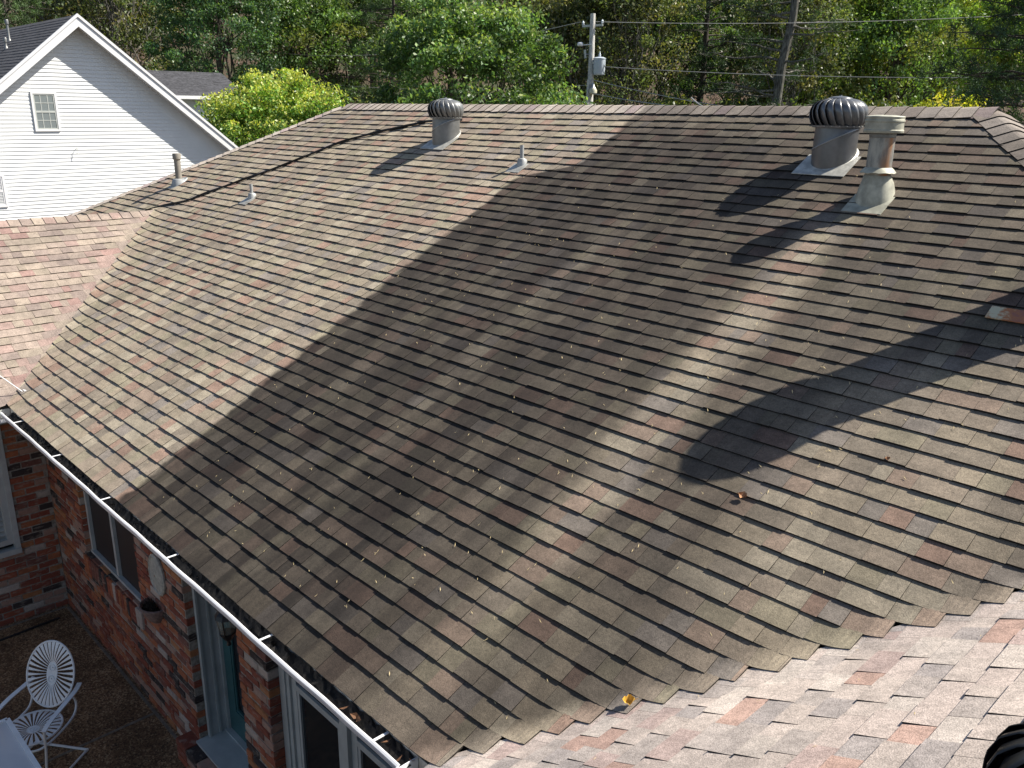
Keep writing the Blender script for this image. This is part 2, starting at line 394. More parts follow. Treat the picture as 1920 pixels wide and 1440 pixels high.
def b_main(s0,s1):
    out=[]
    j=random.uniform(.0,.06); sq=XR+(s0+.5*E_)*C_+j
    def rgt(s):
        return min(sq if s0<SW else 99,XB+(SL-s)*C_-.02)
    vhi=XR+s0*C_ if s0<SW else None
    if s1<SW:
        out.append((-s0*C_,rgt(s0),-s1*C_,rgt(s1),-s0*C_,vhi))
        if s0>2.0: # piece left of the left wing
            hl=lambda s: XA-(SL-s)*C_+.02
            out.append((hl(s0),-2*WRX+s0*C_,hl(s1),-2*WRX+s1*C_,None,-2*WRX+s0*C_))
    elif s0<SW:
        hl=lambda s: XA-(SL-s)*C_+.02
        out.append((hl(s0),rgt(s0),hl(s1),rgt(s1),None,vhi))
    else:
        hl=lambda s: XA-(SL-s)*C_+.02
        out.append((hl(s0),rgt(s0),hl(s1),rgt(s1),None,None))
    return out
lay(map_main,b_main,PAL,0,int(SL/E_)-1,False,.0015,lf_main,.0085)
lf_w=lambda u,s_:-.03*min(1,max(0,(u-s_*C_+.26)/.24))
lay(map_left,lambda a,b:[(-3.2,a*C_+.01,-3.2,b*C_+.01,None,a*C_)],PALL,0,25,True,0,lf_w,.003)
lay(map_right,lambda a,b:[(-3.0,a*C_+.02,-3.0,b*C_+.02,None,a*C_)],PALR,0,25,False,0,lf_w,.0025)
# roof decks
mb=MB(); zz=-.012
def rz(x,y): return zroof(x,y)+zz
def P3(x,y,z): return (x,y,z+zz)
RZ=SL*S_; D_=SL*C_; WZ=SW*S_
mb.add([P3(0,0,0),P3(XR,0,0),P3(RRX,WRX,WZ),P3(XB,D_,RZ),P3(XA,D_,RZ),P3(XA-D_,0,0),P3(-2*WRX,0,0),P3(LRX,WRX,WZ)],[(0,1,2,3,4,7),(7,4,5,6)])
mb.add([P3(XA,D_,RZ),P3(XB,D_,RZ),P3(XB+D_,2*D_,0),P3(XA-D_,2*D_,0)],[(0,1,2,3)])       # rear slope
mb.add([P3(XA,D_,RZ),P3(XA-D_,2*D_,0),P3(XA-D_,0,0)],[(0,1,2)])
mb.add([P3(XB,D_,RZ),P3(RRX,WRX,WZ),P3(XB+D_,0,0),P3(XB+D_,2*D_,0)],[(0,1,2,3)])
mb.add([P3(0,0,0),P3(LRX,WRX,WZ),P3(LRX,-5.5,WZ),P3(0,-5.5,0),P3(-2*WRX,0,0),P3(-2*WRX,-5.5,0)],[(0,1,2,3),(1,4,5,2)])
mb.add([P3(XR,0,0),P3(RRX,WRX,WZ),P3(RRX,-5.5,WZ),P3(XR,-5.5,0),P3(XR+2*WRX,0,0),P3(XR+2*WRX,-5.5,0)],[(0,3,2,1),(1,2,5,4)])
mb.c=[(.10,.09,.075)]*len(mb.f)
roof=mb.build('roof',M_SH,house)
TABS.sort(key=lambda t:-t[0])
field=MB()
for i,(ar,m) in enumerate(TABS):
    if i<300: m.build('shingle',M_SH,roof)
    else: o_=len(field.v); field.v+=m.v; field.f+=[tuple(q+o_ for q in f) for f in m.f]; field.c+=m.c
fo=field.build('shingle_field',M_SH,roof,kind='stuff')
# ridge and hip caps
def caps(A,B,dl,dr,hw,step,pal,first=0,lift=.012):
    A=Vector(A);B=Vector(B); L=(B-A).length; d=(B-A)/L; n=int(L/step)
    dl=Vector(dl).normalized(); dr=Vector(dr).normalized(); up=(-(dl+dr)).normalized()
    if up.z<0: up=-up
    nl=dl.cross(d).normalized(); nr=dr.cross(d).normalized()
    if nl.z<0: nl=-nl
    if nr.z<0: nr=-nr
    for i in range(first,n):
        p0=A+d*(i*step); m=MB(); vs=[]
        prof=[(dl*hw,nl),(dl*hw*.55,nl),(dl*hw*.16,(nl*.7+up*.3).normalized()),(up*-.006,up),(dr*hw*.16,(nr*.7+up*.3).normalized()),(dr*hw*.55,nr),(dr*hw,nr)]
        jw=random.uniform(.96,1.04); jt=random.uniform(-.003,.003)
        for q,(off,nn) in enumerate(prof):
            o=off*jw+d*(jt*(q-3)/3)
            vs+=[p0+o+nn*(lift-.005),p0+o+nn*(lift+.011),p0+d*(step*1.12)+o+nn*(lift+.001),p0+d*(step*1.12)+o+nn*(lift-.006)]
        fs=[];fe=[]
        k=len(prof)-1
        for q in range(k):
            o=q*4;p=o+4; fs+=[(o+1,p+1,p+2,o+2)]; fe+=[(o,p,p+1,o+1),(o+3,o+2,p+2,p+3),(o,o+3,p+3,p)]
        fe+=[(0,1,2,3),(k*4+3,k*4+2,k*4+1,k*4)]
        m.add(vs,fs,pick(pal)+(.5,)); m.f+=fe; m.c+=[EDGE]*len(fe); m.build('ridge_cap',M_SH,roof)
PALC=[((.50,.44,.34),4),((.43,.37,.29),3),((.54,.48,.38),3),((.44,.36,.31),1)]  # cap tones raised to paint in sunlight on the upturned ridge
dF=(0,-C_,-S_); dB=(0,C_,-S_)
caps((XB+.06,D_,RZ),(XA,D_,RZ),dF,dB,.18,.139,PALC)
dE=(C_,0,-S_); dW=(-C_,0,-S_)
def hipdirs(h,d1,d2):   # directions in each slope perpendicular to the hip
    h=Vector(h).normalized(); out=[]
    for d in (d1,d2):
        d=Vector(d); q=d-h*d.dot(h); out.append(q.normalized())
    return out
h=Vector((-1,-1,-T_)); a,b=hipdirs(h,dF,dW)
a=-b if False else a
caps((XA-3.1,D_-3.1,RZ-3.1*T_),(XA-.05,D_-.05,RZ-.05*T_),*hipdirs(-h,(1,-1,0),(-1,1,0)),.13,.139,PALC,0,.010) if False else None
def hipcaps(A,B,side1,side2,hw):
    A=Vector(A);B=Vector(B); d=(B-A).normalized()
    def inpl(n,side):   # vector in plane with normal n, perpendicular to d, pointing to side
        q=Vector(n).cross(d).normalized()
        return q if q.dot(Vector(side))>0 else -q
    caps(A,B,inpl(*side1),inpl(*side2),hw,.139,PALC)
k=3.1; hipcaps((XA-k,D_-k,RZ-k*T_),(XA,D_,RZ),((0,-S_,C_),(1,-1,0)),((-S_,0,C_),(-1,1,0)),.15)
k=2.6; hipcaps((XB+k,D_-k,RZ-k*T_),(XB,D_,RZ),((0,-S_,C_),(-1,-1,0)),((S_,0,C_),(1,1,0)),.16)
caps((LRX,-3.1,WZ),(LRX,WRX-.02,WZ),dE,dW,.15,.139,PALL)
caps((RRX,-3.1,WZ),(RRX,WRX-.1,WZ),dW,dE,.15,.139,PALR)
# ---- eaves: fascia, soffit, gutters
mb=MB()
mb.box(0,XR,.004,.024,-.17,-.022); mb.box(-.024,-.004,-5.5,.0,-.17,-.022); mb.box(XR+.004,XR+.024,-5.5,0,-.17,-.022)
mb.build('fascia',M_FASCIA,house)
mb=MB(); mb.box(-.0,XR,.026,WY+.1,-.18,-.165); mb.box(-WY-.1,-.026,-5.5,.0,-.18,-.165); mb.box(XR+.026,XR+.4,-5.5,0,-.18,-.165); mb.build('soffit',M_FASCIA,house)
def gutter(A,B,out,straps,lipbend=0):
    A=Vector(A);B=Vector(B);out=Vector(out); d=(B-A)
    prof=[(0.0,-.045),(0.002,-.085),(.03,-.105),(.062,-.106),(.092,-.085),(.112,-.055),(.121,-.026),(.122,-.010),(.112,-.003),(.102,-.008),(.106,-.014),(.114,-.020),(.106,-.052),(.088,-.08),(.06,-.10),(.032,-.099),(.007,-.08),(.006,-.045)]
    m=MB(); n=60; vs=[];fs=[];k=len(prof)
    for i in range(n+1):
        p=A+d*(i/n); wv=.004*math.sin(i*.55)+.003*math.sin(i*1.37)
        for (o,z) in prof: vs.append(p+out*(o+(wv if o>.08 else 0))+Vector((0,0,z+(wv*.8 if o>.08 else 0))))
    for i in range(n):
        for q in range(k):
            j=(q+1)%k; fs.append((i*k+q,i*k+j,(i+1)*k+j,(i+1)*k+q))
    fs+=[tuple(reversed(range(k))),tuple(n*k+q for q in range(k))]
    m.add(vs,fs); g=m.build('gutter',M_WHITE,house)
    for s in straps:
        p=A+d.normalized()*s; m=MB(); e=d.normalized()*.015
        m.obox(p-e/2+Vector((0,0,-.013))+out*(-.005),e,out*.118,Vector((0,0,.0035))); m.build('hanger_strap',M_WHITE,g)
    m=MB(); n=int(d.length/.035); vs=[];fs=[]
    for i in range(n+1):
        for q in range(5):
            o=.004+.094*q/4; vs.append(A+d*(i/n)+out*o+Vector((0,0,-.030-.011*q+random.uniform(-.012,.008))))
    for i in range(n):
        for q in range(4): fs.append((i*5+q,i*5+q+1,(i+1)*5+q+1,(i+1)*5+q))
    m.add(vs,fs); m.build('wet_debris',M_DEBRIS,g)
    # loose dark leaves lying in the trough
    m=MB()
    for i in range(int(d.length*26)):
        p=A+d*random.random()+out*random.uniform(.01,.085)+Vector((0,0,-.040+random.uniform(-.015,.012)))
        a=Vector((random.uniform(-1,1),random.uniform(-1,1),random.uniform(-.5,.5))).normalized()*random.uniform(.015,.035); b=a.orthogonal().normalized()*random.uniform(.008,.016)
        m.add([p-a,p+b,p+a,p-b],[(0,1,2,3)])
    l=m.build('gutter_leaves',M_DEBRIS,g,kind='stuff')
    return g
g=gutter((.13,.002,0),(XR-.13,.002,0),(0,-1,0),[.40,1.565,2.764,4.02,5.336,6.487])
gutter((.002,-5,0),(.002,-.125,0),(1,0,0),[.8,1.8,2.8,3.8,4.6])
gutter((XR-.002,-5,0),(XR-.002,-.125,0),(-1,0,0),[.8,1.8,2.8,3.8])
# corner boxes of the gutter
mb=MB(); mb.add([(XR-.135,-.128,-.13),(XR-.004,-.128,-.13),(XR-.004,-.128,.05),(XR-.07,-.128,-.004),(XR-.135,-.128,-.004)],[(0,1,2,3,4)])
mb.add([(XR-.135,-.132,-.13),(XR-.004,-.132,-.13),(XR-.004,-.132,.05),(XR-.07,-.132,-.004),(XR-.135,-.132,-.004)],[(4,3,2,1,0)]); mb.box(XR-.135,XR-.13,-.13,.0,-.13,-.02); mb.build('gutter_corner',M_WHITE,house)
mb=MB(); mb.box(.004,.132,-.132,-.126,-.13,.015); mb.box(.006,.126,-.124,.0,-.125,-.118)
mb.build('gutter_corner',M_WHITE,house)
# curled brown leaves caught at the right end of the gutter
m=MB()
for i in range(6):
    p=Vector((random.choice((6.42,6.72))+random.gauss(0,.06),-.055+random.uniform(-.03,.03),-.035+random.uniform(0,.02))); a=Vector((random.uniform(-1,1),random.uniform(-1,1),random.uniform(-.3,.6))).normalized()*.03; b=a.orthogonal().normalized()*.017; c=a.cross(b).normalized()*.01
    m.add([p-a,p+b+c,p+a,p-b+c,p],[(0,1,4),(1,2,4),(2,3,4),(3,0,4)])
m.build('brown_leaves',simple('dull_brown_leaf',(.16,.075,.035),.8,0,.3,60),g,kind='stuff')
# ---- brick walls
def brick_variants():
    out=[]
    pal=[((.33,.095,.045),4),((.39,.135,.055),4),((.25,.07,.038),4),((.42,.18,.07),2.2),((.05,.038,.032),2.6),((.50,.43,.34),1.5),((.20,.085,.058),4),((.37,.23,.16),1.6)]
    for i in range(36):
        m=MB(); b=.07; vs=[]
        for sx in (-1,1):
            for sy in (-1,1):
                for sz in (-1,1):
                    bx,by,bz=.022,.06,.075
                    j=lambda k:random.uniform(-k,k)
                    vs+=[(sx*(.5-bx)+j(.01),sy*.5+j(.02),sz*(.5-bz)+j(.03)),(sx*.5+j(.005),sy*(.5-by),sz*(.5-bz)+j(.03)),(sx*(.5-bx)+j(.01),sy*(.5-by),sz*.5+j(.03))]
        bm=bmesh.new(); bv=[bm.verts.new(v) for v in vs]; r=bmesh.ops.convex_hull(bm,input=bv)
        bm.verts.ensure_lookup_table(); bm.normal_update()
        bm.verts.index_update()
        V=[tuple(v.co) for v in bm.verts]; F=[tuple(v.index for v in f.verts) for f in bm.faces]; bm.free()
        c=pick(pal); m.add(V,F,c); out.append((m,m.mesh('brick',M_BRICK)))
    return out
BV=brick_variants(); BR=[]
def brickwall(origin,u,nrm,u0,u1,z0,z1,openings):
    o=Vector(origin);u=Vector(u);nrm=Vector(nrm); row=0; z=z0
    while z<z1-.03:
        zc=z+.0335; x=u0-(.105 if row%2 else 0)
        while x<u1:
            a,b=max(x,u0),min(x+.203,u1); x+=.2135
            segs=[(a,b)]
            for (p,q,r,s) in openings:
                if r<zc<s:
                    ns=[]
                    for (c,d) in segs:
                        if d<=p or c>=q: ns.append((c,d))
                        else:
                            if c<p-.01: ns.append((c,p))
                            if d>q+.01: ns.append((q,d))
                    segs=ns
            for (c,d) in segs:
                if d-c<.025: continue
                pr=random.uniform(-.006,.006)
                ctr=o+u*((c+d)/2)+Vector((0,0,zc))-nrm*(.065-pr)
                BR.append([ctr,u,nrm,(d-c)*random.uniform(.985,1.0),.13,.066*random.uniform(.93,1.03),random.randrange(len(BV)),random.uniform(-.012,.012)])
        z+=.0772; row+=1
OPM=[(.683,2.16,-1.545,-.1),(3.2,4.15,-2.36,-.1),(4.61,XR-.02,-2.45,-.1)]
brickwall((0,WY,0),(1,0,0),(0,-1,0),-WY,XR+.33,FLOOR,-.17,OPM)
OPL=[(-1.35,-.05,-1.78,-.1)]
brickwall((-WY,0,0),(0,1,0),(1,0,0),-4.5,WY-.005,FLOOR,-.17,OPL)
# rowlock sill below the courtyard window
x=.62
while x<2.16:
    ctr=Vector((x+.033,WY+.03,-1.64)); BR.append([ctr,Vector((0,0,1)),Vector((0,-1,0)),.185,.11,.069,random.randrange(len(BV)),random.uniform(-.02,.02)]); x+=.0745
# steps under the door
for zc in (FLOOR+.04,FLOOR+.12,FLOOR+.195):
    x=3.0
    while x<4.2: BR.append([Vector((x+.1,.30,zc)),Vector((1,0,0)),Vector((0,-1,0)),.2,.2,.066,random.randrange(len(BV)),random.uniform(-.02,.02)]); x+=.211
def vis(P):
    q=proj(P)
    if q is None or not(0<q[0]<1920 and 0<q[1]<1440): return 0
    d=P-CP
    if P.y>-.12:
        k=(-.12-CP.y)/d.y; h=CP+d*k
        if h.z>-.02: return 0
    return 1
mb=MB(); mb.box(-WY-.1,.674,WY+.008,WY+.14,FLOOR,-.17); mb.box(.674,2.17,WY+.008,WY+.14,FLOOR,-1.555); mb.box(2.17,3.19,WY+.008,WY+.14,FLOOR,-.17); mb.box(3.19,4.16,WY+.008,WY+.24,FLOOR,-2.372)
mb.box(4.16,4.60,WY+.008,WY+.128,FLOOR,-.17); mb.box(4.60,XR,WY+.008,WY+.14,FLOOR,-2.45); mb.box(XR,XR+.45,WY+.008,WY+.14,FLOOR,-.17)
mb.box(-WY-.14,-WY-.008,-4.5,-1.35,FLOOR,-.17);mb.box(-WY-.14,-WY-.008,-1.35,-.05,FLOOR,-1.78);mb.box(-WY-.14,-WY-.008,-.05,WY,FLOOR,-.17)
mb.box(-2*WRX+.2,-WY-.2,-4.5,0,FLOOR,-.2); mb.box(XR+.3,XR+2*WRX-.2,-4.5,.2,FLOOR,-.2); mb.box(XA-D_+.4,XB+D_-.4,WY+.75,2*D_-.4,FLOOR,-.2)
wall=mb.build('brick_wall',M_MORTAR,house)
wl=wloc(wall)
for b in BR:
    q=proj(b[0]); b.append(-(b[3]*b[5]/q[2]**2) if vis(b[0]) else 0)
BR.sort(key=lambda b:b[-1])
bf=MB()
for i,b in enumerate(BR):
    ctr,u,nrm,L,Dp,H,vi,rot=b[:8]; w_=u.cross(nrm).normalized()
    u2=(u*math.cos(rot)+w_*math.sin(rot)); w2=(w_*math.cos(rot)-u*math.sin(rot))
    M=Matrix(((u2.x*L,nrm.x*Dp,w2.x*H,ctr.x),(u2.y*L,nrm.y*Dp,w2.y*H,ctr.y),(u2.z*L,nrm.z*Dp,w2.z*H,ctr.z),(0,0,0,1)))
    if i<300 and b[-1]<0:
        o=bpy.data.objects.new('brick',BV[vi][1]); COL.objects.link(o); o.parent=wall
        M.translation=ctr-wl; o.matrix_basis=M
    else: bf.add([M@Vector(v) for v in BV[vi][0].v],BV[vi][0].f,BV[vi][0].c[0])
bf.build('brick_field',M_BRICK,wall,kind='stuff')
# ---- courtyard window with two dark screens
mb=MB(); y=.405
for (a,b,c,d) in ((.683,.735,-1.545,-.17),(2.10,2.155,-1.545,-.17),(1.40,1.455,-1.545,-.17)): mb.box(a,b,y-.02,y+.05,c+.045,d)
mb.box(.683,2.155,y-.03,y+.05,-1.545,-1.50); win=mb.build('window',M_GREYPAINT,house)
for a,b in ((.735,1.40),(1.455,2.10)):
    m=MB(); m.box(a,b,y+.012,y+.02,-1.50,-.17); m.build('pane',M_SCREEN,win)
# ---- louvred window of the left wing
mb=MB(); xx=-WY-.03
mb.box(xx-.05,xx+.045,-.105,-.05,-1.72,-.17); mb.box(xx-.05,xx+.045,-1.35,-1.29,-1.72,-.17); mb.box(xx-.05,xx+.06,-1.35,-.05,-1.78,-1.72); mb.box(xx-.05,xx+.03,-1.29,-.105,-1.66,-1.60)
mb.box(xx-.05,xx+.03,-.165,-.105,-1.60,-.17); mb.box(xx-.05,xx+.028,-1.29,-.165,-1.06,-1.02)
win=mb.build('window',M_GREYPAINT,house)
m=MB(); m.box(xx-.075,xx-.07,-1.29,-.1,-1.72,-.17); m.build('pane',M_PANE,win)
z=-1.58
while z<-.2:
    m=MB(); m.add([(xx-.06,-1.28,z),(xx-.06,-.165,z),(xx-.012,-.165,z-.045),(xx-.012,-1.28,z-.045),(xx-.06,-1.28,z+.006),(xx-.06,-.165,z+.006),(xx-.012,-.165,z-.039),(xx-.012,-1.28,z-.039)],BOXF); m.build('louvre_slat',M_FASCIA,win); z+=.062
# ---- teal door
mb=MB(); mb.box(3.2,3.262,.575,.63,-2.34,-.17); mb.box(3.202,3.232,.42,.575,-2.34,-.17); mb.box(3.202,3.245,.41,.43,-2.34,-.17); mb.box(3.202,3.245,.50,.52,-2.34,-.17); mb.box(4.10,4.15,.42,.63,-2.34,-.17)
door=mb.build('door',M_GREYPAINT,house)
m=MB(); y=.60
m.box(3.263,3.40,y,y+.045,-2.335,-.17); m.box(3.96,4.10,y,y+.045,-2.335,-.17); m.box(3.40,3.96,y,y+.045,-2.335,-2.08); m.build('door_leaf',M_TEAL,door)
m=MB(); m.box(3.40,3.425,y+.008,y+.035,-2.08,-.17); m.box(3.40,3.96,y+.006,y+.034,-2.08,-2.055); m.build('glazing_bead',M_TEAL,door)
m=MB(); m.box(3.425,3.96,y+.02,y+.026,-2.055,-.17); m.build('pane',M_PANE,door)
m=MB(); m.box(3.2,4.15,.30,.58,-2.362,-2.34); m.box(3.2,4.15,.55,.6,-2.34,-2.325); m.build('door_sill',M_GREYPAINT,door)
m=MB(); m.tube([(4.03,y-.0,-1.35),(4.03,y-.05,-1.35),(3.94,y-.055,-1.35)],.01,8); m.build('handle',M_GALV,door)
# ---- large window right of the pillar
mb=MB(); y=.425
for a,b,c,d in ((4.612,4.69,0,.09),(4.69,4.735,.012,.08),(4.735,4.80,.03,.08),(5.36,5.42,.03,.08),(5.42,5.50,0,.09),(5.50,5.57,.03,.08),(6.16,6.22,.03,.08),(6.22,6.30,0,.09),(6.30,6.36,.03,.08),(6.90,6.95,0,.09)): mb.box(a,b,y+c,y+d,-2.42,-.17)
for a,b in ((4.80,5.36),(5.57,6.16),(6.36,6.90)): mb.box(a,b,y+.03,y+.075,-1.015,-.965); mb.box(a,b,y+.03,y+.08,-2.42,-2.34)
mb.box(4.612,6.95,y-.02,y+.09,-2.45,-2.421)
win=mb.build('window',M_GREYPAINT,house)
for a,b in ((4.80,5.36),(5.57,6.16),(6.36,6.90)):
    for c,d in ((-2.34,-1.015),(-.965,-.17)):
        m=MB(); m.box(a,b,y+.05,y+.056,c,d); m.build('pane',M_PANE,win)
        if c<-2: 
            m=MB(); m.box(a+.0,a+.03,y+.034,y+.05,c,d); m.box(b-.03,b,y+.034,y+.05,c,d); m.build('sash',M_GREYPAINT,win)

# ================================================================ THINGS ON THE ROOF
def on_main(x,y): return Vector((x,y,T_*y))
TILT=Matrix.Rotation(AL,4,'X')
def flange(m,hw,hl,th=.004,lift=.013,cy=0,round_=False):
    # sheet on the main slope in local coords (origin on the slope plane)
    pts=[(-hw,-hl+cy),(hw,-hl+cy),(hw,hl+cy),(-hw,hl+cy)]
    vs=[]
    for dz in (lift,lift+th):
        for (a,b) in pts: vs.append(TILT@Vector((a,b,dz)))
    m.add(vs,BOXF)
def turbine(loc,label,mat,flat_tilt=None,scale=1.0,spin=0,slope=T_,slope_axis='y'):
    root=thing('turbine_vent',label,'roof vent',loc,'spinning turbine roof vents'); k=scale
    m=MB(); a=.285*k
    def pl(x,y): return (slope*y if slope_axis=='y' else slope*x)
    a=.222*k; cs=[(-a,-a*1.08),(a,-a*1.08),(a,.02*k),(-a,.02*k)]
    if slope_axis=='x': cs=[(-a,-a),(.02,-a),(.02,a),(-a,a)]
    m.add([(x,y,pl(x,y)+.020) for x,y in cs]+[(x,y,pl(x,y)+.025) for x,y in cs],BOXF)
    # raised skirt round the neck
    seg=32; vs=[];fs=[]
    for i in range(seg):
        t=2*math.pi*i/seg
        for r,z in ((.19*k,.015),(.172*k,.03)): x,y=r*math.cos(t),r*math.sin(t); vs.append((x,y,pl(x,y)+z))
    for i in range(seg): j=(i+1)%seg; fs.append((2*i,2*j,2*j+1,2*i+1))
    m.add(vs,fs); m.build('flashing',M_ALFLASH,root,world=False,smooth=True)
    # lower neck (leaning with the roof) and upper neck, meeting at a slanted seam
    zs=.16*k; rn=.168*k
    def seam(x,y): return zs+ (.55*x*.9+.15*y)   # slanted ring
    m=MB(); vs=[];fs=[]
    for i in range(seg):
        t=2*math.pi*i/seg; x,y=math.cos(t),math.sin(t)
        vs.append((x*rn*1.0,y*rn*1.0,pl(x*rn,y*rn)+.02)); vs.append((x*rn*1.03,y*rn*1.03,seam(x*rn,y*rn)))
    for i in range(seg): j=(i+1)%seg; fs.append((2*i,2*j,2*j+1,2*i+1))
    m.add(vs,fs); m.build('lower_neck',mat,root,world=False,smooth=True)
    m=MB(); vs=[];fs=[]
    for i in range(seg):
        t=2*math.pi*i/seg; x,y=math.cos(t),math.sin(t)
        for r,z in ((1.02,seam(x*rn,y*rn)+.002),(1.0,seam(x*rn,y*rn)+.02),(.99,seam(x*rn,y*rn)*.6+.11*k),(.98,seam(x*rn,y*rn)*.2+.22*k),(.965,.275*k)): vs.append((x*rn*r,y*rn*r,z))
    for i in range(seg):
        j=(i+1)%seg
        for q in range(4): fs.append((5*i+q,5*j+q,5*j+q+1,5*i+q+1))
    m.add(vs,fs); m.build('upper_neck',mat,root,world=False,smooth=True)
    m=MB(); m.tube([(rn*1.035*math.cos(t),rn*1.035*math.sin(t),seam(rn*math.cos(t),rn*math.sin(t))) for t in [2*math.pi*i/40 for i in range(41)]],.0055*k,6,False); m.build('seam_ring',M_SEAM,root,world=False,smooth=True)
    # head
    z0=.262*k
    def prof(v):   # v 0..1 bottom to top
        ang=v*math.pi*.5
        pts=[(0,.186),(.12,.205),(.3,.221),(.48,.222),(.64,.205),(.78,.172),(.89,.13),(1,.075)]
        zt=[(0,0),(.12,.022),(.3,.068),(.48,.118),(.64,.158),(.78,.187),(.89,.203),(1,.212)]
        def ip(T,v):
            for (a,b),(c,d) in zip(T,T[1:]):
                if v<=c: return b+(d-b)*(v-a)/(c-a)
            return T[-1][1]
        return ip(pts,v)*k,z0+ip(zt,v)*k
    nv=21; head=None
    m=MB(); m.lathe([(.150*k,z0),(.185*k,z0+.05*k),(.19*k,z0+.12*k),(.15*k,z0+.18*k),(.05*k,z0+.2*k)],24); head=m.build('turbine_head',M_INNER,root,world=False,smooth=True)
    blade=None; me=None
    m=MB(); nr=14; nc=4; vs=[];fs=[]
    for i in range(nr+1):
        v=i/nr; r,z=prof(v); tw=.26*math.sin(v*math.pi*.55)
        for q in range(nc+1):
            f=q/nc; th=(f*1.06)*2*math.pi/nv+tw
            rr=r-(.038*k*(1-v*.8))*f**1.3
            vs.append((rr*math.cos(-th),rr*math.sin(-th),z-.002*f))
    for i in range(nr):
        for q in range(nc):
            a=i*(nc+1)+q; fs.append((a+nc+1,a+nc+2,a+1,a))
    m.add(vs,fs); me=m.mesh('vane',mat,smooth=True)
    for i in range(nv):
        o=bpy.data.objects.new('vane',me); COL.objects.link(o); o.parent=head; o.rotation_euler=(0,0,2*math.pi*i/nv+spin)
        md=o.modifiers.new('thickness','SOLIDIFY'); md.thickness=.0022; md.offset=0
    m=MB(); m.lathe([(.095*k,z0+.208*k),(.09*k,z0+.216*k),(.05*k,z0+.226*k),(.012*k,z0+.229*k),(.01*k,z0+.236*k)],24); m.build('top_cap',mat,head,world=False,smooth=True)
    m=MB(); m.lathe([(.175*k,z0-.012*k),(.19*k,z0-.010*k),(.192*k,z0+.006*k),(.18*k,z0+.008*k)],32,cap0=False,cap1=False); m.build('base_ring',mat,head,world=False,smooth=True)
    for i in range(nv):
        t=2*math.pi*(i+.3)/nv+spin
        if i%1==0:
            m=MB(); m.lathe([(.005,0),(.004,.003)],6,c=(0,0,0)); 
            o=m.build('rivet',M_ALFLASH,head,world=False); o.location=(.193*k*math.cos(t),.193*k*math.sin(t),z0+.001); o.rotation_euler=(0,math.pi/2,t)
    return root
turbine(on_main(6.17,4.79),'dark grey turbine vent on the ridge end beside the pale capped flue','',spin=.1) if False else None
t2=turbine(on_main(6.17,4.79),'large dark grey turbine vent standing just behind the pale capped flue pipe',M_TURB,spin=.1)
t1=turbine(on_main(1.235,4.80),'lighter grey turbine vent near the ridge, at the end of the black cable',M_TURB2,spin=.33,scale=.97)
t3=turbine(Vector((9.445,-.275,T_*(9.445-XR))),'dark turbine vent in the bottom right corner on the near roof slope',M_BLACKT,spin=.2,scale=.93,slope_axis='x')
# capped flue pipe
fl=thing('flue_pipe','pale capped flue pipe with rust streaks on a bell shaped flashing','flue pipe',on_main(6.745,4.36))
m=MB(); flange(m,.15,.115,cy=-.105)
o=m.build('flashing_sheet',M_CREAM,fl,world=False)
m=MB(); vs=[];fs=[];seg=32
for i in range(seg):
    t=2*math.pi*i/seg; x,y=math.cos(t),math.sin(t)
    for r,z,w_ in ((.135,.018,1),(.131,.035,1),(.120,.085,.75),(.103,.135,.3),(.094,.165,0)): vs.append((x*r,y*r,T_*y*r*w_+z))
for i in range(seg):
    j=(i+1)%seg
    for q in range(4): fs.append((5*i+q,5*j+q,5*j+q+1,5*i+q+1))
m.add(vs,fs); m.build('flashing_cone',M_CREAM,fl,world=False,smooth=True)
m=MB(); m.lathe([(.088,.14),(.088,.49)],28); m.build('pipe',M_RUSTPIPE,fl,world=False,smooth=True)
m=MB(); vs=[];fs=[]
for i in range(40):
    t=2*math.pi*i/40; jz=random.uniform(-.004,.004)
    for r,z in ((.090,.222),(.108,.206),(.126,.184+jz),(.124,.180+jz)): vs.append((r*math.cos(t),r*math.sin(t),z))
for i in range(40):
    j=(i+1)%40
    for q in range(3): fs.append((4*i+q,4*j+q,4*j+q+1,4*i+q+1))
m.add(vs,fs); m.build('storm_collar',M_CREAM,fl,world=False,smooth=True)
m=MB(); m.lathe([(.089,.43),(.091,.435),(.091,.455),(.089,.46)],28); m.build('band',M_TURB2,fl,world=False)
m=MB(); m.lathe([(.07,.466),(.134,.462),(.137,.466),(.137,.482),(.132,.486),(.132,.536),(.137,.54),(.137,.552),(.132,.556),(.135,.574),(.132,.578),(.06,.586)],36); m.build('cap',M_CREAM,fl,world=False,smooth=True)
# tall flue whose base is just outside the right edge of the picture
tf=thing('tall_flue','tall galvanised flue whose rusty flashing shows at the right edge, casting the long shadow','flue pipe',on_main(8.45,3.86))
m=MB(); flange(m,.5,.055,cy=-.525,th=.006,lift=.018); m.build('flashing_sheet',M_RUSTPLATE,tf,world=False)
m=MB(); m.lathe([(.205,-.05),(.20,1.28)],32); m.build('pipe',M_GALV,tf,world=False,smooth=True)
m=MB(); m.lathe([(.19,1.24),(.23,1.26),(.25,1.31),(.25,1.39),(.225,1.45),(.15,1.50),(.03,1.52)],32); m.build('cap',M_GALV,tf,world=False,smooth=True)
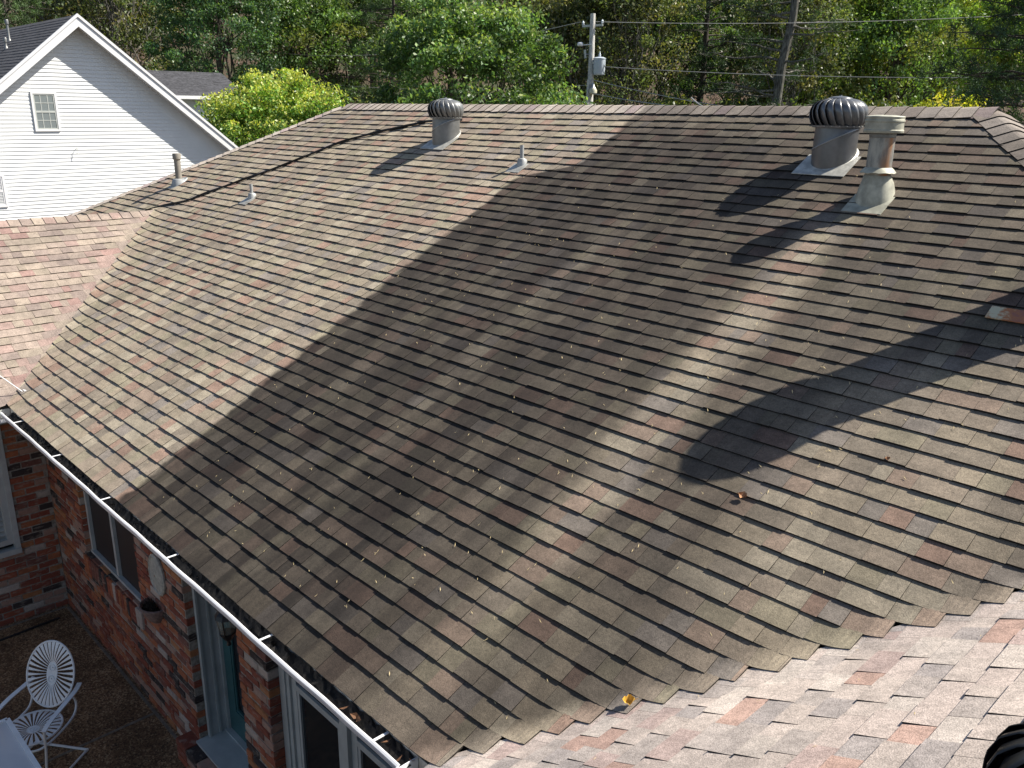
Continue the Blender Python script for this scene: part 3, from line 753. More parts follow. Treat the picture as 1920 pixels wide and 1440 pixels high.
# small plumbing vents
def plumb(loc,h,r,label,mat,cap=False):
    root=thing('plumbing_vent',label,'vent pipe',loc,'plumbing vent pipes'); 
    m=MB(); flange(m,.10,.085,cy=-.075); m.build('flashing_sheet',M_ALFLASH,root,world=False)
    m=MB(); vs=[];fs=[];seg=20
    for i in range(seg):
        t=2*math.pi*i/seg; x,y=math.cos(t),math.sin(t)
        for rr,z,w_ in ((r*2.7,.016,1),(r*2.5,.035,.9),(r*2.1,.06,.3),(r*1.9,.068,0),(r*1.2,.074,0)): vs.append((x*rr,y*rr,T_*y*rr*w_+z))
    for i in range(seg):
        j=(i+1)%seg
        for q in range(4): fs.append((5*i+q,5*j+q,5*j+q+1,5*i+q+1))
    m.add(vs,fs); m.build('boot',M_LEAD,root,world=False,smooth=True)
    m=MB(); m.lathe([(r,.0),(r,h),(r*.8,h),(r*.8,h-.03)],16,cap1=True); m.build('pipe',mat,root,world=False,smooth=True)
    if cap:
        m=MB(); m.lathe([(r*1.02,h-.085),(r*1.3,h-.075),(r*1.3,h-.01),(r*1.2,h+.004),(r*.9,h+.004)],16); m.build('collar',mat,root,world=False,smooth=True)
    return root
plumb(on_main(2.93,4.43),.205,.021,'short grey vent pipe in the middle of the roof, beside the dark stain edge',M_LEAD)
plumb(on_main(-.975,3.36),.185,.021,'short grey vent pipe below the black cable on the left of the roof',M_LEAD)
plumb(on_main(-3.33,3.42),.43,.046,'tall tan vent pipe with a collar, by the white gabled house',simple('tan_pipe',(.27,.245,.21),.7,0,.2,9),True)
# black cable down the roof
pts=[(1.25,5.19),(.95,5.17),(.489,5.11),(.272,5.02),(-.123,4.67),(-.733,4.56),(-1.35,3.95),(-1.897,3.50),(-2.365,3.08),(-2.8,2.86)]
pts=[(1.1,5.16),(.489,5.11),(.25,5.02),(-.18,4.86),(-.73,4.57),(-1.35,3.945),(-1.897,3.50),(-2.365,3.085),(-2.9,2.85)]
cab=thing('service_cable','black cable running down the roof from the turbine vent to the left wing','cable',on_main(-.7,4.3))
def smooth_path(P,n=6):
    P=[Vector(p) for p in P]; out=[]
    for i in range(len(P)-1):
        a=P[max(i-1,0)];b=P[i];c=P[i+1];d=P[min(i+2,len(P)-1)]
        for k in range(n):
            t=k/n; out.append(.5*((2*b)+(c-a)*t+(2*a-5*b+4*c-d)*t*t+(3*b-a-3*c+d)*t**3))
    out.append(P[-1]); return out
W=[Vector((x,y,T_*y+.03)) for x,y in pts]+[Vector((-3.1,2.62,T_*2.62+.03)),Vector((-3.6,2.2,1.25))]
W=smooth_path(W,8); m=MB(); m.tube(W,.0125,8); m.build('cable',M_CABLE,cab)
W2=[p+Vector((.012*math.sin(i*.7),.012*math.cos(i*.9),.012)) for i,p in enumerate(W)]; m=MB(); m.tube(W2,.006,6); m.build('messenger_wire',M_CABLE,cab)
for i0,i1 in ((9,13),(17,22)):
    m=MB(); seg=W[i0:i1]; hel=[]
    for i in range(90):
        f=i/89*(len(seg)-1); k=min(int(f),len(seg)-2); p=seg[k].lerp(seg[k+1],f-k); a=i*1.1
        hel.append(p+Vector((0,math.cos(a),math.sin(a)))*.016)
    m.tube(hel,.005,5); m.build('wrap',M_CABLE,cab)
# white rod at the left valley
rod=thing('white_rod','thin white rod lying across the left valley above the gutter corner','rod',(-.05,.19,.05))
m=MB(); m.tube([(-.05,-.40,.40),(-.05,-.025,.317),(-.05,.175,.085)],.006,8); m.build('rod',M_WHITE,rod)
m=MB(); m.box(-.08,-.02,.165,.215,.118,.126); m.tube([(-.05,.19,.12),(-.05,.185,.10)],.009,8); m.build('foot',M_WHITE,rod)
# fallen leaves
def leaf(loc,nrm,size,label,mat,curl=.5):
    m=MB(); n=7; vs=[];fs=[]
    for i in range(n):
        f=i/(n-1); wdt=math.sin(f*math.pi)**.7*.45*size*(1+.25*math.sin(i*2.3)); 
        for k in (-1,-.5,0,.5,1): vs.append(((f-.5)*size,wdt*k,curl*size*(abs(k)**1.6*.5+(f-.5)**2*1.4)))
    for i in range(n-1):
        for k in range(4): a=i*5+k; fs.append((a,a+1,a+6,a+5))
    m.add(vs,fs); m.tube([(.45*size,0,curl*size*.3),(.75*size,.03*size,curl*size*.4)],.0015,4)
    o=m.build('fallen_leaf',mat,smooth=True); o.location=loc; o.rotation_euler=Vector(nrm).to_track_quat('Z','Y').to_euler(); o.rotation_euler.rotate_axis('Z',random.uniform(0,6)); tag(o,label,'leaf'); return o
leaf(on_main(7.409,1.795)+NM*.02,NM,.05,'curled brown leaf lying just below the tip of the long dark shadow',M_LEAFB)
leaf(on_main(7.612,.655)+NM*.05,NM,.055,'curled yellow leaf lying in the right hand valley',M_LEAFY,.7)
leaf(on_main(7.948,2.264)+NM*.018,NM,.026,'small tan leaf on the sunlit shingles right of the long shadow',M_LEAFB)
leaf(Vector((-3.01*1,1.16,T_*2.662))+NL*.03,NL,.04,'pale leaf on the shingles of the left wing',M_SEED) if False else None
m=MB()
for i in range(330):
    for _ in range(20):
        x=random.uniform(2.6,9.2); y=random.uniform(.15,4.6)
        if random.random()>(1 if 3.2<x<8.6 and y<3.6 else .35): continue
        if x<XR+y-.1: break
    p=on_main(x,y)+NM*.016
    a=random.gauss(2.15,.55); L=random.uniform(.007,.017); d=Vector((math.cos(a),math.sin(a)*C_,math.sin(a)*S_)); q=NM.cross(d).normalized()*random.uniform(.0014,.0030)
    b=d*.15*L*random.uniform(-1,1)
    m.add([p-d*L,p+q+b*.2,p+d*L+NM*random.uniform(0,.006),p-q],[(0,1,2,3)])
    if random.random()<.12:
        a+=random.uniform(.4,1.2); d2=Vector((math.cos(a),math.sin(a)*C_,math.sin(a)*S_)); q=NM.cross(d2).normalized()*.0014; m.add([p,p+d2*L+q,p+d2*L*1.8,p+d2*L-q],[(0,1,2,3)])
for i in range(60):   # litter on the near wing
    y=random.uniform(-.3,2.2); x=XR+random.uniform(max(.3,y),2.6)
    p=Vector((x,y,T_*(x-XR)))+NRW*.018; a=random.uniform(0,3.1); d=Vector((math.cos(a)*C_,math.sin(a),math.cos(a)*S_)); L=random.uniform(.008,.018); q=NRW.cross(d).normalized()*.002
    m.add([p-d*L,p+q,p+d*L,p-q],[(0,1,2,3)])
lit=m.build('leaf_litter',M_SEED); tag(lit,'straw coloured seeds and needles scattered over the shingles','litter'); lit['kind']='stuff'

# ================================================================ COURTYARD THINGS
pl=thing('wall_plaque','oval grey cast plaque on the brick wall right of the dark window','plaque',(2.69,WY,-.93))
m=MB(); seg=40; vs=[];fs=[]
for i in range(seg):
    t=2*math.pi*i/seg
    for r,d in ((1,.0),(1,-.016),(.9,-.026),(.84,-.016),(.6,-.02),(.3,-.03),(.05,-.032)):
        wob=1+.03*math.sin(t*10)*(r<.8); vs.append((.165*r*math.cos(t)*wob,d-.003,.195*r*math.sin(t)*wob))
for i in range(seg):
    j=(i+1)%seg
    for q in range(6): fs.append((7*i+q,7*j+q,7*j+q+1,7*i+q+1))
m.add(vs,fs); m.build('face',M_PLAQUE,pl,world=False,smooth=True)
pt=thing('wall_planter','half round wall planter with dead plants, below the oval plaque','planter',(2.56,WY,-1.45))
m=MB(); vs=[];fs=[];seg=16; prof=[(.05,0),(.09,.04),(.125,.10),(.145,.15),(.155,.155),(.158,.175),(.145,.178),(.13,.15)]
for i in range(seg+1):
    t=math.pi+math.pi*i/seg
    for r,z in prof: vs.append((r*math.cos(t),r*math.sin(t)*.9-.006,z))
n=len(prof)
for i in range(seg):
    for q in range(n-1): fs.append((i*n+q,(i+1)*n+q,(i+1)*n+q+1,i*n+q+1))
fs.append(tuple(i*n for i in range(seg+1)))
m.add(vs,fs); m.build('basket',M_TERRA,pt,world=False,smooth=True)
m=MB(); vs=[(0,-.006,.14)]+[(.135*math.cos(math.pi+math.pi*i/seg),.12*math.sin(math.pi+math.pi*i/seg)-.006,.14) for i in range(seg+1)]
m.add(vs,[(0,i,i+1) for i in range(1,seg+1)]); m.build('soil',M_SOIL,pt,world=False)
m=MB()
for i in range(70):
    a=random.uniform(math.pi,2*math.pi); r=random.uniform(.02,.12); p=Vector((r*math.cos(a),r*.85*math.sin(a)-.01,.14)); e=p+Vector((random.uniform(-.05,.05),random.uniform(-.04,.02),random.uniform(.02,.09)))
    m.tube([p,(p+e)/2+Vector((.01,0,.01)),e],[.003,.0025,.001],4)
m.build('dead_stems',M_SOIL,pt,world=False)
ln=thing('wall_lantern','black iron wall lantern on the brick pillar between door and window','lantern',(4.33,WY-.135,-.75))
m=MB(); m.lathe([(.018,.0),(.012,.03),(.03,.05),(.06,.10),(.062,.105),(.05,.11)],8);m.build('lantern_base',M_IRON,ln,world=False); m=MB(); m.lathe([(.085,.235),(.07,.262),(.045,.285),(.018,.30),(.008,.33),(.014,.335),(.004,.345)],8); m.build('lantern_roof',M_IRON,ln,world=False)
m=MB(); m.lathe([(.052,.10),(.075,.232)],8,cap0=False,cap1=False); m.build('glass',M_LGLASS,ln,world=False)
for i in range(4):
    a=math.pi/4+i*math.pi/2; m=MB(); m.tube([(.055*math.cos(a),.055*math.sin(a),.10),(.078*math.cos(a),.078*math.sin(a),.234)],.005,6); m.build('cage_bar',M_IRON,ln,world=False)
m=MB(); m.tube(smooth_path([(0,0,.33),(0,.04,.40),(0,.10,.36),(0,.128,.25)],6),.008,8); m.lathe([(.035,0),(.035,.01)],12,c=(0,.128,.2)); m.build('bracket',M_IRON,ln,world=False)
m=MB(); m.box(-.035,.035,.122,.134,.12,.34); m.build('back_plate',M_IRON,ln,world=False)
hose=MB(); hose.tube(smooth_path([(-.075,.15,FLOOR+.014),(-.06,-.1,FLOOR+.014),(-.04,-.465,FLOOR+.014),(-.03,-1.2,FLOOR+.014),(-.05,-2.0,FLOOR+.014)],5),.012,6)
o=hose.build('hose',M_CABLE); tag(o,'thin black hose on the patio along the left brick wall','hose')
# sunburst spring chair
F=Vector((.60,-.80,0)).normalized(); Rr=Vector((-F.y,F.x,0))   # facing, and chair's left/right axis
CH=thing('patio_chair','white metal patio chair with sunburst slats in seat and back','chair',(2.30,-.72,FLOOR))
def cw(a,b,z): return CH.location+F*a+Rr*b+Vector((0,0,z))     # a forward, b sideways
def sunburst(ctr,ax,ay,nrm,ra,rb,hub,name,parent,nsl,dish,stretch=0):
    disc=MB(); ring=[]
    def P(u,v,h): return ctr+ax*u+ay*v+nrm*h
    pts=[P(ra*math.cos(t),rb*math.sin(t),dish) for t in [2*math.pi*i/48 for i in range(49)]]
    disc.tube(pts,.009,6,False)
    part=disc.build(name,M_CHAIR,parent,smooth=True)
    h=MB(); n=24
    vs=[P(0,0,-.0)]+[P(hub*math.cos(2*math.pi*i/n),(hub+stretch)*math.sin(2*math.pi*i/n),.002) for i in range(n)]
    vs+= [P(0,0,-.008)]+[P(hub*math.cos(2*math.pi*i/n),(hub+stretch)*math.sin(2*math.pi*i/n),-.006) for i in range(n)]
    h.add(vs,[(0,1+i,1+(i+1)%n) for i in range(n)]+[(n+1,n+2+(i+1)%n,n+2+i) for i in range(n)]+[(1+i,n+2+i,n+2+(i+1)%n,1+(i+1)%n) for i in range(n)])
    for cv in ((stretch*.9,-stretch*.9) if stretch else (0,)):
        h.tube([P(.028*math.cos(t),cv+.028*math.sin(t),.004) for t in [2*math.pi*i/20 for i in range(21)]],.004,5,False); h.tube([P(0,cv,0),P(0,cv,.01)],.008,8)
    h.build('hub',M_CHAIR,part,smooth=True)
    for i in range(nsl):
        t=2*math.pi*(i+.5)/nsl; m=MB(); vs=[]; K=6
        for k in range(K+1):
            f=k/K; r0=(hub*.85*math.cos(t),(hub*.85+stretch)*math.sin(t)); r1=(ra*math.cos(t),rb*math.sin(t))
            u=r0[0]+(r1[0]-r0[0])*f; v=r0[1]+(r1[1]-r0[1])*f
            d=Vector((-math.sin(t)*ra,math.cos(t)*rb,0)); d.normalize(); wd=(.26+.28*f)*math.hypot(u,v)*2*math.pi/nsl*.5*1.25
            hh=dish*f**2.2+.016*math.sin(f*math.pi)
            for sg in (-1,1):
                vs+=[P(u+d.x*wd*sg,v+d.y*wd*sg,hh+.002),P(u+d.x*wd*sg,v+d.y*wd*sg,hh-.002)]
        fs=[]
        for k in range(K):
            o=k*4; fs+=[(o,o+2,o+6,o+4),(o+1,o+5,o+7,o+3),(o,o+4,o+5,o+1),(o+2,o+3,o+7,o+6)]
        m.add(vs,fs); m.build('slat',M_CHAIR,part,smooth=True)
    return part
Z=Vector((0,0,1))
sunburst(cw(.02,0,.42),F,Rr,Z,.235,.225,.05,'seat',CH,26,.012)
bn=(F*.93+Z*.36).normalized(); bu=Rr.cross(bn).normalized(); bu=bu if bu.z>0 else -bu
sunburst(cw(-.30,0,.76),Rr,bu,bn,.228,.285,.052,'backrest',CH,34,.02,.055)
for sg in (-1,1):
    m=MB(); m.tube(smooth_path([cw(-.24,.20*sg,.60),cw(-.27,.215*sg,.52),cw(-.22,.225*sg,.43),cw(-.05,.235*sg,.405),cw(.20,.225*sg,.41),cw(.27,.12*sg,.41),cw(.285,0,.41)],6),.010,8); m.build('side_rail',M_CHAIR,CH,smooth=True)
    m=MB(); m.bar(smooth_path([cw(-.34,.225*sg,.66),cw(-.24,.245*sg,.645),cw(-.05,.26*sg,.635),cw(.12,.262*sg,.61),cw(.20,.26*sg,.575)],5),.042,.008); m.build('armrest',M_CHAIR,CH)
    m=MB(); m.tube([cw(.19,.258*sg,.575),cw(.20,.255*sg,.40),cw(.27,.26*sg,.03),cw(.27,.26*sg,.012)],.0115,8); m.build('leg',M_CHAIR,CH,smooth=True)
    m=MB(); m.tube([cw(.28,.26*sg,.014),cw(-.27,.26*sg,.014)],.0115,8); m.build('runner',M_CHAIR,CH,smooth=True)
m=MB(); m.tube([cw(-.262,-.26,.014),cw(-.262,.26,.014)],.0115,8); m.build('rear_bar',M_CHAIR,CH,smooth=True)
# table corner
TB=thing('patio_table','white framed glass patio table in the bottom left corner, over the chair','table',(2.95,-1.45,FLOOR))
zt=-1.88; A=Vector((2.475,-.933,zt)); d1=Vector((.998,.02,0)).normalized()*1.05; d2=Vector((.02,-.998,0)).normalized()*1.0
m=MB(); inset=.02
for a,b in ((A,A+d1),(A+d1,A+d1+d2),(A+d1+d2,A+d2),(A+d2,A)): m.bar([a,b],.035,.03)
m.build('frame',M_CHAIR,TB)
m=MB(); e1=d1.normalized()*.017; e2=d2.normalized()*.017; m.obox(A+e1+e2-Vector((0,0,.002)),d1-2*e1,d2-2*e2,(0,0,.006)); m.build('glass_top',M_TGLASS,TB)
for a in (A+d1*.06+d2*.06,A+d1*.94+d2*.06,A+d1*.06+d2*.94,A+d1*.94+d2*.94):
    m=MB(); m.tube([a-Vector((0,0,.012)),Vector((a.x,a.y,FLOOR))],.014,8); m.build('leg',M_CHAIR,TB,smooth=True)

# ================================================================ WHITE GABLED HOUSE
XW=-17.0; nb=thing('white_house','white vinyl sided house with a steep gable and charcoal roof','house',(XW-4,6.7,FLOOR))
PKY,PKZ=6.71,5.05; GS=.825; GEAVE=1.35
def gz(y): return PKZ-GS*abs(y-PKY)
mb=MB(); yl,yr=PKY-(PKZ-GEAVE)/GS,PKY+(PKZ-GEAVE)/GS
mb.add([(XW-.03,yl,FLOOR),(XW-.03,yr,FLOOR),(XW-.03,yr,GEAVE),(XW-.03,PKY,PKZ),(XW-.03,yl,GEAVE),(XW-9,yl,FLOOR),(XW-9,yr,FLOOR),(XW-9,yr,GEAVE),(XW-9,PKY,PKZ),(XW-9,yl,GEAVE)],[(0,1,2,3,4),(9,8,7,6,5),(0,4,9,5),(1,6,7,2),(2,7,8,3),(3,8,9,4)])
wl_=mb.build('gable_wall',M_VINYL,nb)
z=-1.0; EX=.1016
while z<PKZ-.05:
    z1=min(z+EX,PKZ-.01)
    hw0=min((PKZ-z)/GS,yr-PKY); hw1=min(max(.0,(PKZ-z1)/GS),yr-PKY)
    m=MB(); x0,x1=XW-.002,XW+.0145
    m.add([(x0-.03,PKY-hw0,z),(x1,PKY-hw0,z),(x0,PKY-hw1,z1+.004),(x0-.03,PKY-hw1,z1),(x0-.03,PKY+hw0,z),(x1,PKY+hw0,z),(x0,PKY+hw1,z1+.004),(x0-.03,PKY+hw1,z1)],[(0,1,2,3),(7,6,5,4),(1,5,6,2),(0,4,5,1)])
    m.build('siding_board',M_VINYL,wl_); z+=EX
OV=.42
mb=MB()
for sg in (-1,1):   # roof slabs
    ye=PKY+sg*(yr-PKY+.3); ze=gz(ye)+.14
    a=[(XW+OV,PKY,PKZ+.14),(XW-9.4,PKY,PKZ+.14),(XW-9.4,ye,ze),(XW+OV,ye,ze)]
    mb.add(a+[(x,y,z_+.05) for x,y,z_ in a],BOXF)
rf=mb.build('roof',M_NBSH,nb)
m=MB()
for sg in (-1,1):
    L=(yr-PKY+.3)*math.hypot(1,GS); n=int(L/.14); c=1/math.hypot(1,GS)
    for i in range(n):
        d0=i*.14; d1=d0+.16
        yy=lambda d: PKY+sg*d*c
        zz_=lambda d,h: PKZ+.19-GS*d*c+h
        x=XW+OV-.01
        while x>XW-9.3:
            wd=random.uniform(.25,.6); xe=max(x-wd,XW-9.3)
            m.add([(x,yy(d0),zz_(d0,.006)),(xe,yy(d0),zz_(d0,.006)),(xe,yy(d1),zz_(d1,.018+random.uniform(0,.006))),(x,yy(d1),zz_(d1,.018)),(xe,yy(d1),zz_(d1,0)),(x,yy(d1),zz_(d1,0))],[(0,1,2,3),(3,2,4,5)]); x=xe
m.build('shingle_field',M_NBSH,rf,kind='stuff')
for sg in (-1,1):   # rake boards
    ye=PKY+sg*(yr-PKY+.3); m=MB(); x=XW+OV
    m.add([(x-.03,PKY,PKZ+.15),(x+.006,PKY,PKZ+.15),(x+.006,PKY,PKZ-.10),(x-.03,PKY,PKZ-.10),(x-.03,ye,gz(ye)+.15),(x+.006,ye,gz(ye)+.15),(x+.006,ye,gz(ye)-.08),(x-.03,ye,gz(ye)-.08)],BOXF); m.build('rake_board',M_WHITE,nb)
    m=MB(); m.add([(x-.03,PKY,PKZ+.225),(x+.035,PKY,PKZ+.225),(x+.035,PKY,PKZ+.14),(x-.03,PKY,PKZ+.14),(x-.03,ye,gz(ye)+.225),(x+.035,ye,gz(ye)+.225),(x+.035,ye,gz(ye)+.14),(x-.03,ye,gz(ye)+.14)],BOXF); m.build('drip_edge',M_WHITE,nb)
    m=MB(); m.add([(XW+.0,PKY,PKZ-.03),(XW+OV-.031,PKY,PKZ-.03),(XW+OV-.031,ye,gz(ye)-.03),(XW,ye,gz(ye)-.03),(XW+.0,PKY,PKZ-.01),(XW+OV-.031,PKY,PKZ-.01),(XW+OV-.031,ye,gz(ye)-.01),(XW,ye,gz(ye)-.01)],BOXF); m.build('rake_soffit',M_VINYL,nb)
def nbwin(y0,y1,z0,z1,blinds=False):
    m=MB(); a=.05
    for b in ((y0-a,y0,z0-a,z1+a),(y1,y1+a,z0-a,z1+a),(y0,y1,z0-a,z0),(y0,y1,z1,z1+a)): m.box(XW-.02,XW+.045,*b)
    wn=m.build('window',M_WHITE,nb); zm=(z0+z1)/2
    m=MB(); b=.035
    for q in ((y0,y0+b,z0,z1),(y1-b,y1,z0,z1),(y0+b,y1-b,zm-.025,zm+.025),(y0+b,y1-b,z0,z0+b),(y0+b,y1-b,z1-b,z1)): m.box(XW-.02,XW+.034,*q)
    m.build('sash',M_GREYPAINT if not blinds else M_WHITE,wn)
    for c,d in ((z0+b,zm-.025),(zm+.025,z1-b)):
        m=MB(); m.box(XW+.021,XW+.024,y0+b,y1-b,c,d); m.build('pane',M_NBPANE,wn)
        if blinds:
            zz2=c+.01
            while zz2<d-.02: 
                m=MB(); m.box(XW+.0245,XW+.026,y0+b,y1-b,zz2,zz2+.022); m.build('blind_slat',M_WHITE,wn); zz2+=.04
        else:
            m=MB()
            for k in (1,2): yy=y0+(y1-y0)*k/3; m.box(XW+.0245,XW+.030,yy-.009,yy+.009,c,d)
            m.box(XW+.0245,XW+.0295,y0+b,y1-b,(c+d)/2-.009,(c+d)/2+.009); m.build('muntin',M_GREYPAINT,wn)
nbwin(5.43,5.97,2.30,3.22); nbwin(3.75,4.38,.35,1.1,True)
m=MB(); m.tube([(XW+.02,6.37,1.80),(XW+.10,6.36,1.80),(XW+.11,6.33,1.62)],.010,6); m.build('wall_hook',M_GREYPAINT,nb)
for (x,y,h,r) in ((-20.68,6.07,.5,.036),(-19.98,5.77,.2,.034)):
    zz2=gz(y)+.17; m=MB(); m.lathe([(r*2,0),(r*1.4,.08),(r,.1),(r,h),(r*1.5,h),(r*1.6,h+.1),(r*1.2,h+.13)],12,c=(x,y,zz2)); m.build('vent_pipe',M_TURB2,nb,smooth=True)
# low rear building
rb=thing('rear_building','small white building with a charcoal roof seen between gable and bush','building',(-28,14,FLOOR))
m=MB(); y0,y1=10.2,16.6; m.box(-31,-26.9,y0+.3,y1-.3,FLOOR,3.25); m.build('wall',M_VINYL,rb)
m=MB(); m.add([(-26.5,y0,3.34),(-26.5,y1,3.34),(-28.9,y1,4.34),(-28.9,y0,4.34),(-31.3,y0,3.34),(-31.3,y1,3.34)],[(0,1,2,3),(3,2,5,4),(0,3,4),(1,5,2)]); rf=m.build('roof',M_NBSH,rb)
m=MB()
for i in range(20):
    f0,f1=i/20,(i+1.1)/20; y=y0
    while y<y1:
        ye=min(y1,y+random.uniform(.2,.45)); h=.02+random.uniform(0,.02)
        a=lambda f,hh:(-28.9+2.4*f,4.35-1.0*f+hh)
        xa,za=a(f0,.005); xb,zb=a(f1,h); m.add([(xa,y,za),(xb,y,zb),(xb,ye,zb),(xa,ye,za),(xb,y,zb-h),(xb,ye,zb-h)],[(0,1,2,3),(1,4,5,2)]); y=ye
m.build('shingle_field',M_NBSH,rf,kind='stuff')
m=MB(); m.bar([(-26.42,y0,3.28),(-26.42,y1,3.28)],.12,.13); m.build('gutter',M_WHITE,rb)

# ================================================================ UTILITY POLE AND WIRES
PX,PY=-14.5,25.0
pole=thing('utility_pole','weathered wooden utility pole behind the ridge','utility pole',(PX,PY,FLOOR-.05))
m=MB(); m.tube([(PX+.22,PY-.27,FLOOR-.05),(PX,PY,2.5),(PX-.38,PY+.42,6.55)],[.155,.13,.10],14); m.build('pole_shaft',M_POLE,pole,smooth=True)
m=MB(); m.tube([(PX+.10,PY-.30,FLOOR),(PX-.05,PY-.10,4.1)],.045,8); m.build('conduit',M_GREYPAINT,pole,smooth=True)
m=MB(); m.bar([(PX-.72,PY+.2,6.1),(PX-.02,PY+.62,6.14)],.07,.08); m.build('cross_arm',M_GREYPAINT,pole)
for k in (0,.5,1):
    p=Vector((PX-.70,PY+.22,6.14)).lerp(Vector((PX-.04,PY+.60,6.18)),k); m=MB(); m.lathe([(.03,0),(.06,.03),(.035,.06),(.06,.09),(.035,.12),(.02,.16)],10,c=p); m.build('insulator',M_XF,pole,smooth=True)
m=MB(); m.lathe([(.09,0),(.12,.03),(.12,.11),(.07,.15)],12,c=(PX-.60,PY-.02,5.35)); m.tube([(PX-.58,PY-.02,5.38),(PX-.22,PY+.22,5.42)],.02,6); m.build('cutout',M_WHITE,pole,smooth=True)
m=MB(); m.tube([(PX-.40,PY+.08,4.9),(PX-.42,PY+.06,5.22)],.05,8); m.tube([(PX-.41,PY+.07,5.05),(PX-.2,PY+.2,5.05)],.02,6); m.build('arrester',M_GALV,pole,smooth=True)
xf=thing('transformer','pale grey pole mounted transformer can','transformer',(PX+.16,PY+.30,4.28))
m=MB(); m.lathe([(.20,0),(.215,.02),(.225,.06),(.235,.58),(.25,.59),(.25,.62),(.16,.66),(.05,.67)],24); m.build('tank',M_XF,xf,world=False,smooth=True)
m=MB(); m.lathe([(.045,.65),(.06,.70),(.04,.73),(.055,.76),(.03,.80),(.015,.88)],12,c=(0,0,0)); m.build('bushing',M_XF,xf,world=False,smooth=True)
m=MB(); m.box(-.30,-.18,-.12,-.04,.15,.22); m.box(-.30,-.18,-.12,-.04,.42,.49); m.build('bracket',M_GALV,xf,world=False)
m=MB(); m.tube(smooth_path([(.22,0,.40),(.27,.05,.2),(.1,.05,-.12),(-.15,-.05,-.02),(-.2,-.05,.1)],5),.012,6); m.build('lead_wire',M_CABLE,xf,world=False)
lp=thing('security_lamp','cream globe security lamp on the utility pole below the transformer','lamp',(PX+.12,PY+.02,3.55))
m=MB(); m.lathe([(.10,0),(.155,.05),(.16,.16),(.11,.24)],16); m.build('globe',M_LAMP,lp,world=False,smooth=True)
m=MB(); m.lathe([(.11,.24),(.07,.30),(.05,.40),(.03,.43)],12); m.tube([(0,0,.38),(-.12,0,.36)],.02,6); m.build('lamp_head',M_GALV,lp,world=False,smooth=True)
def wire(a,b,sag,r,label):
    a=Vector(a);b=Vector(b); m=MB(); n=24
    m.tube([a.lerp(b,i/n)-Vector((0,0,sag*4*(i/n)*(1-i/n))) for i in range(n+1)],r*.72,5)
    o=m.build('overhead_wire',M_WIRE); tag(o,label,'wire','overhead wires at the utility pole'); return o
def at(px,py,depth):
    return CP+FW*depth+RT*((px-960)/1628.13*depth)-UP*((py-720)/1628.13*depth)
wire((PX-.30,PY+.40,6.26),at(2150,12,30),.25,.016,'topmost wire running right from the pole across the trees')
wire((PX-.8,PY+.15,6.26),at(420,84,52),.9,.016,'topmost wire running left from the pole behind the maple')
wire((PX-.05,PY+.15,4.62),at(2150,141,27),.22,.017,'middle wire running right from beside the transformer')
wire((PX+.05,PY+.05,4.10),at(1520,222,24),.12,.020,'upper service line dropping right from the pole below the transformer')
wire((PX+.08,PY+.0,3.60),at(1420,212,22),.10,.026,'thick lower service line dropping from the pole to the ridge')
wire((PX-.1,PY-.05,3.9),at(560,152,50),.3,.013,'thin low wire running left from the pole toward the bush')
m=MB(); p=at(1345,197,22); m.tube(smooth_path([at(1296,183,22),at(1310,195,21.5),at(1330,206,21)],5),.015,6); o=m.build('guy_cable',M_WIRE); tag(o,'short pale cable curling down behind the ridge','cable')

# ================================================================ TREES
def attr_mesh(name,V,F4,cols,mat):
    me=bpy.data.meshes.new(name); nv=len(V); nf=len(F4)
    me.vertices.add(nv); me.vertices.foreach_set('co',V.astype(np.float32).ravel())
    me.loops.add(nf*4); me.loops.foreach_set('vertex_index',F4.astype(np.int32).ravel())
    me.polygons.add(nf); me.polygons.foreach_set('loop_start',np.arange(0,nf*4,4,dtype=np.int32))
    me.materials.append(mat); me.update(calc_edges=True)
    a=me.attributes.new('Col','FLOAT_COLOR','FACE'); c=np.ones((nf,4),np.float32); c[:,:3]=cols; a.data.foreach_set('color',c.ravel()); me.validate(); return me
def unit(n):
    v=NR.normal(size=(n,3)); return v/np.linalg.norm(v,axis=1,keepdims=True)
def leaves(C,size,cols,mat,name,droop=.25,aspect=.55,fold=.15):
    n=len(C); cols=np.clip(cols*1.32,0,.95); a=unit(n); a[:,2]-=droop; a/=np.linalg.norm(a,axis=1,keepdims=True)
    r=unit(n); r[:,2]+=.55; b=np.cross(a,r); b/=np.linalg.norm(b,axis=1,keepdims=True)+1e-9
    nn=np.cross(a,b)
    s=size*NR.uniform(.65,1.35,(n,1))
    V=np.stack([C-a*s*.5,C+b*s*aspect*.5+nn*s*fold*.5,C+a*s*.5,C-b*s*aspect*.5+nn*s*fold*.5],1).reshape(-1,3)
    F=np.arange(n*4).reshape(-1,4); return attr_mesh(name,V,F,cols,mat)
def vary(base,n,sd=.18,hue=.08):
    k=NR.lognormal(0,sd,(n,1)); h=NR.normal(0,hue,(n,1))
    c=np.array(base)[None,:]*k; c=c*np.concatenate([1+h,np.ones((n,1)),1-h],1); return np.clip(c,0.003,1)
def crown_points(rx,ry,rz,cz,ncl,per,rc,shell=.75,flat=.7):
    d=unit(ncl); d[:,2]=np.where(d[:,2]<-.55,-d[:,2],d[:,2]); r=NR.uniform(shell**3,1,(ncl,1))**(1/3)*NR.uniform(.82,1.12,(ncl,1))
    cc=d*r*np.array([rx,ry,rz]); cc[:,2]+=cz
    rcs=rc*NR.uniform(.5,1.7,(ncl,1)); n=ncl*per
    off=unit(n)*(NR.uniform(0,1,(n,1))**.45); off[:,2]*=flat
    idx=np.repeat(np.arange(ncl),per)
    P=cc[idx]+off*rcs[idx]; return cc,P,idx
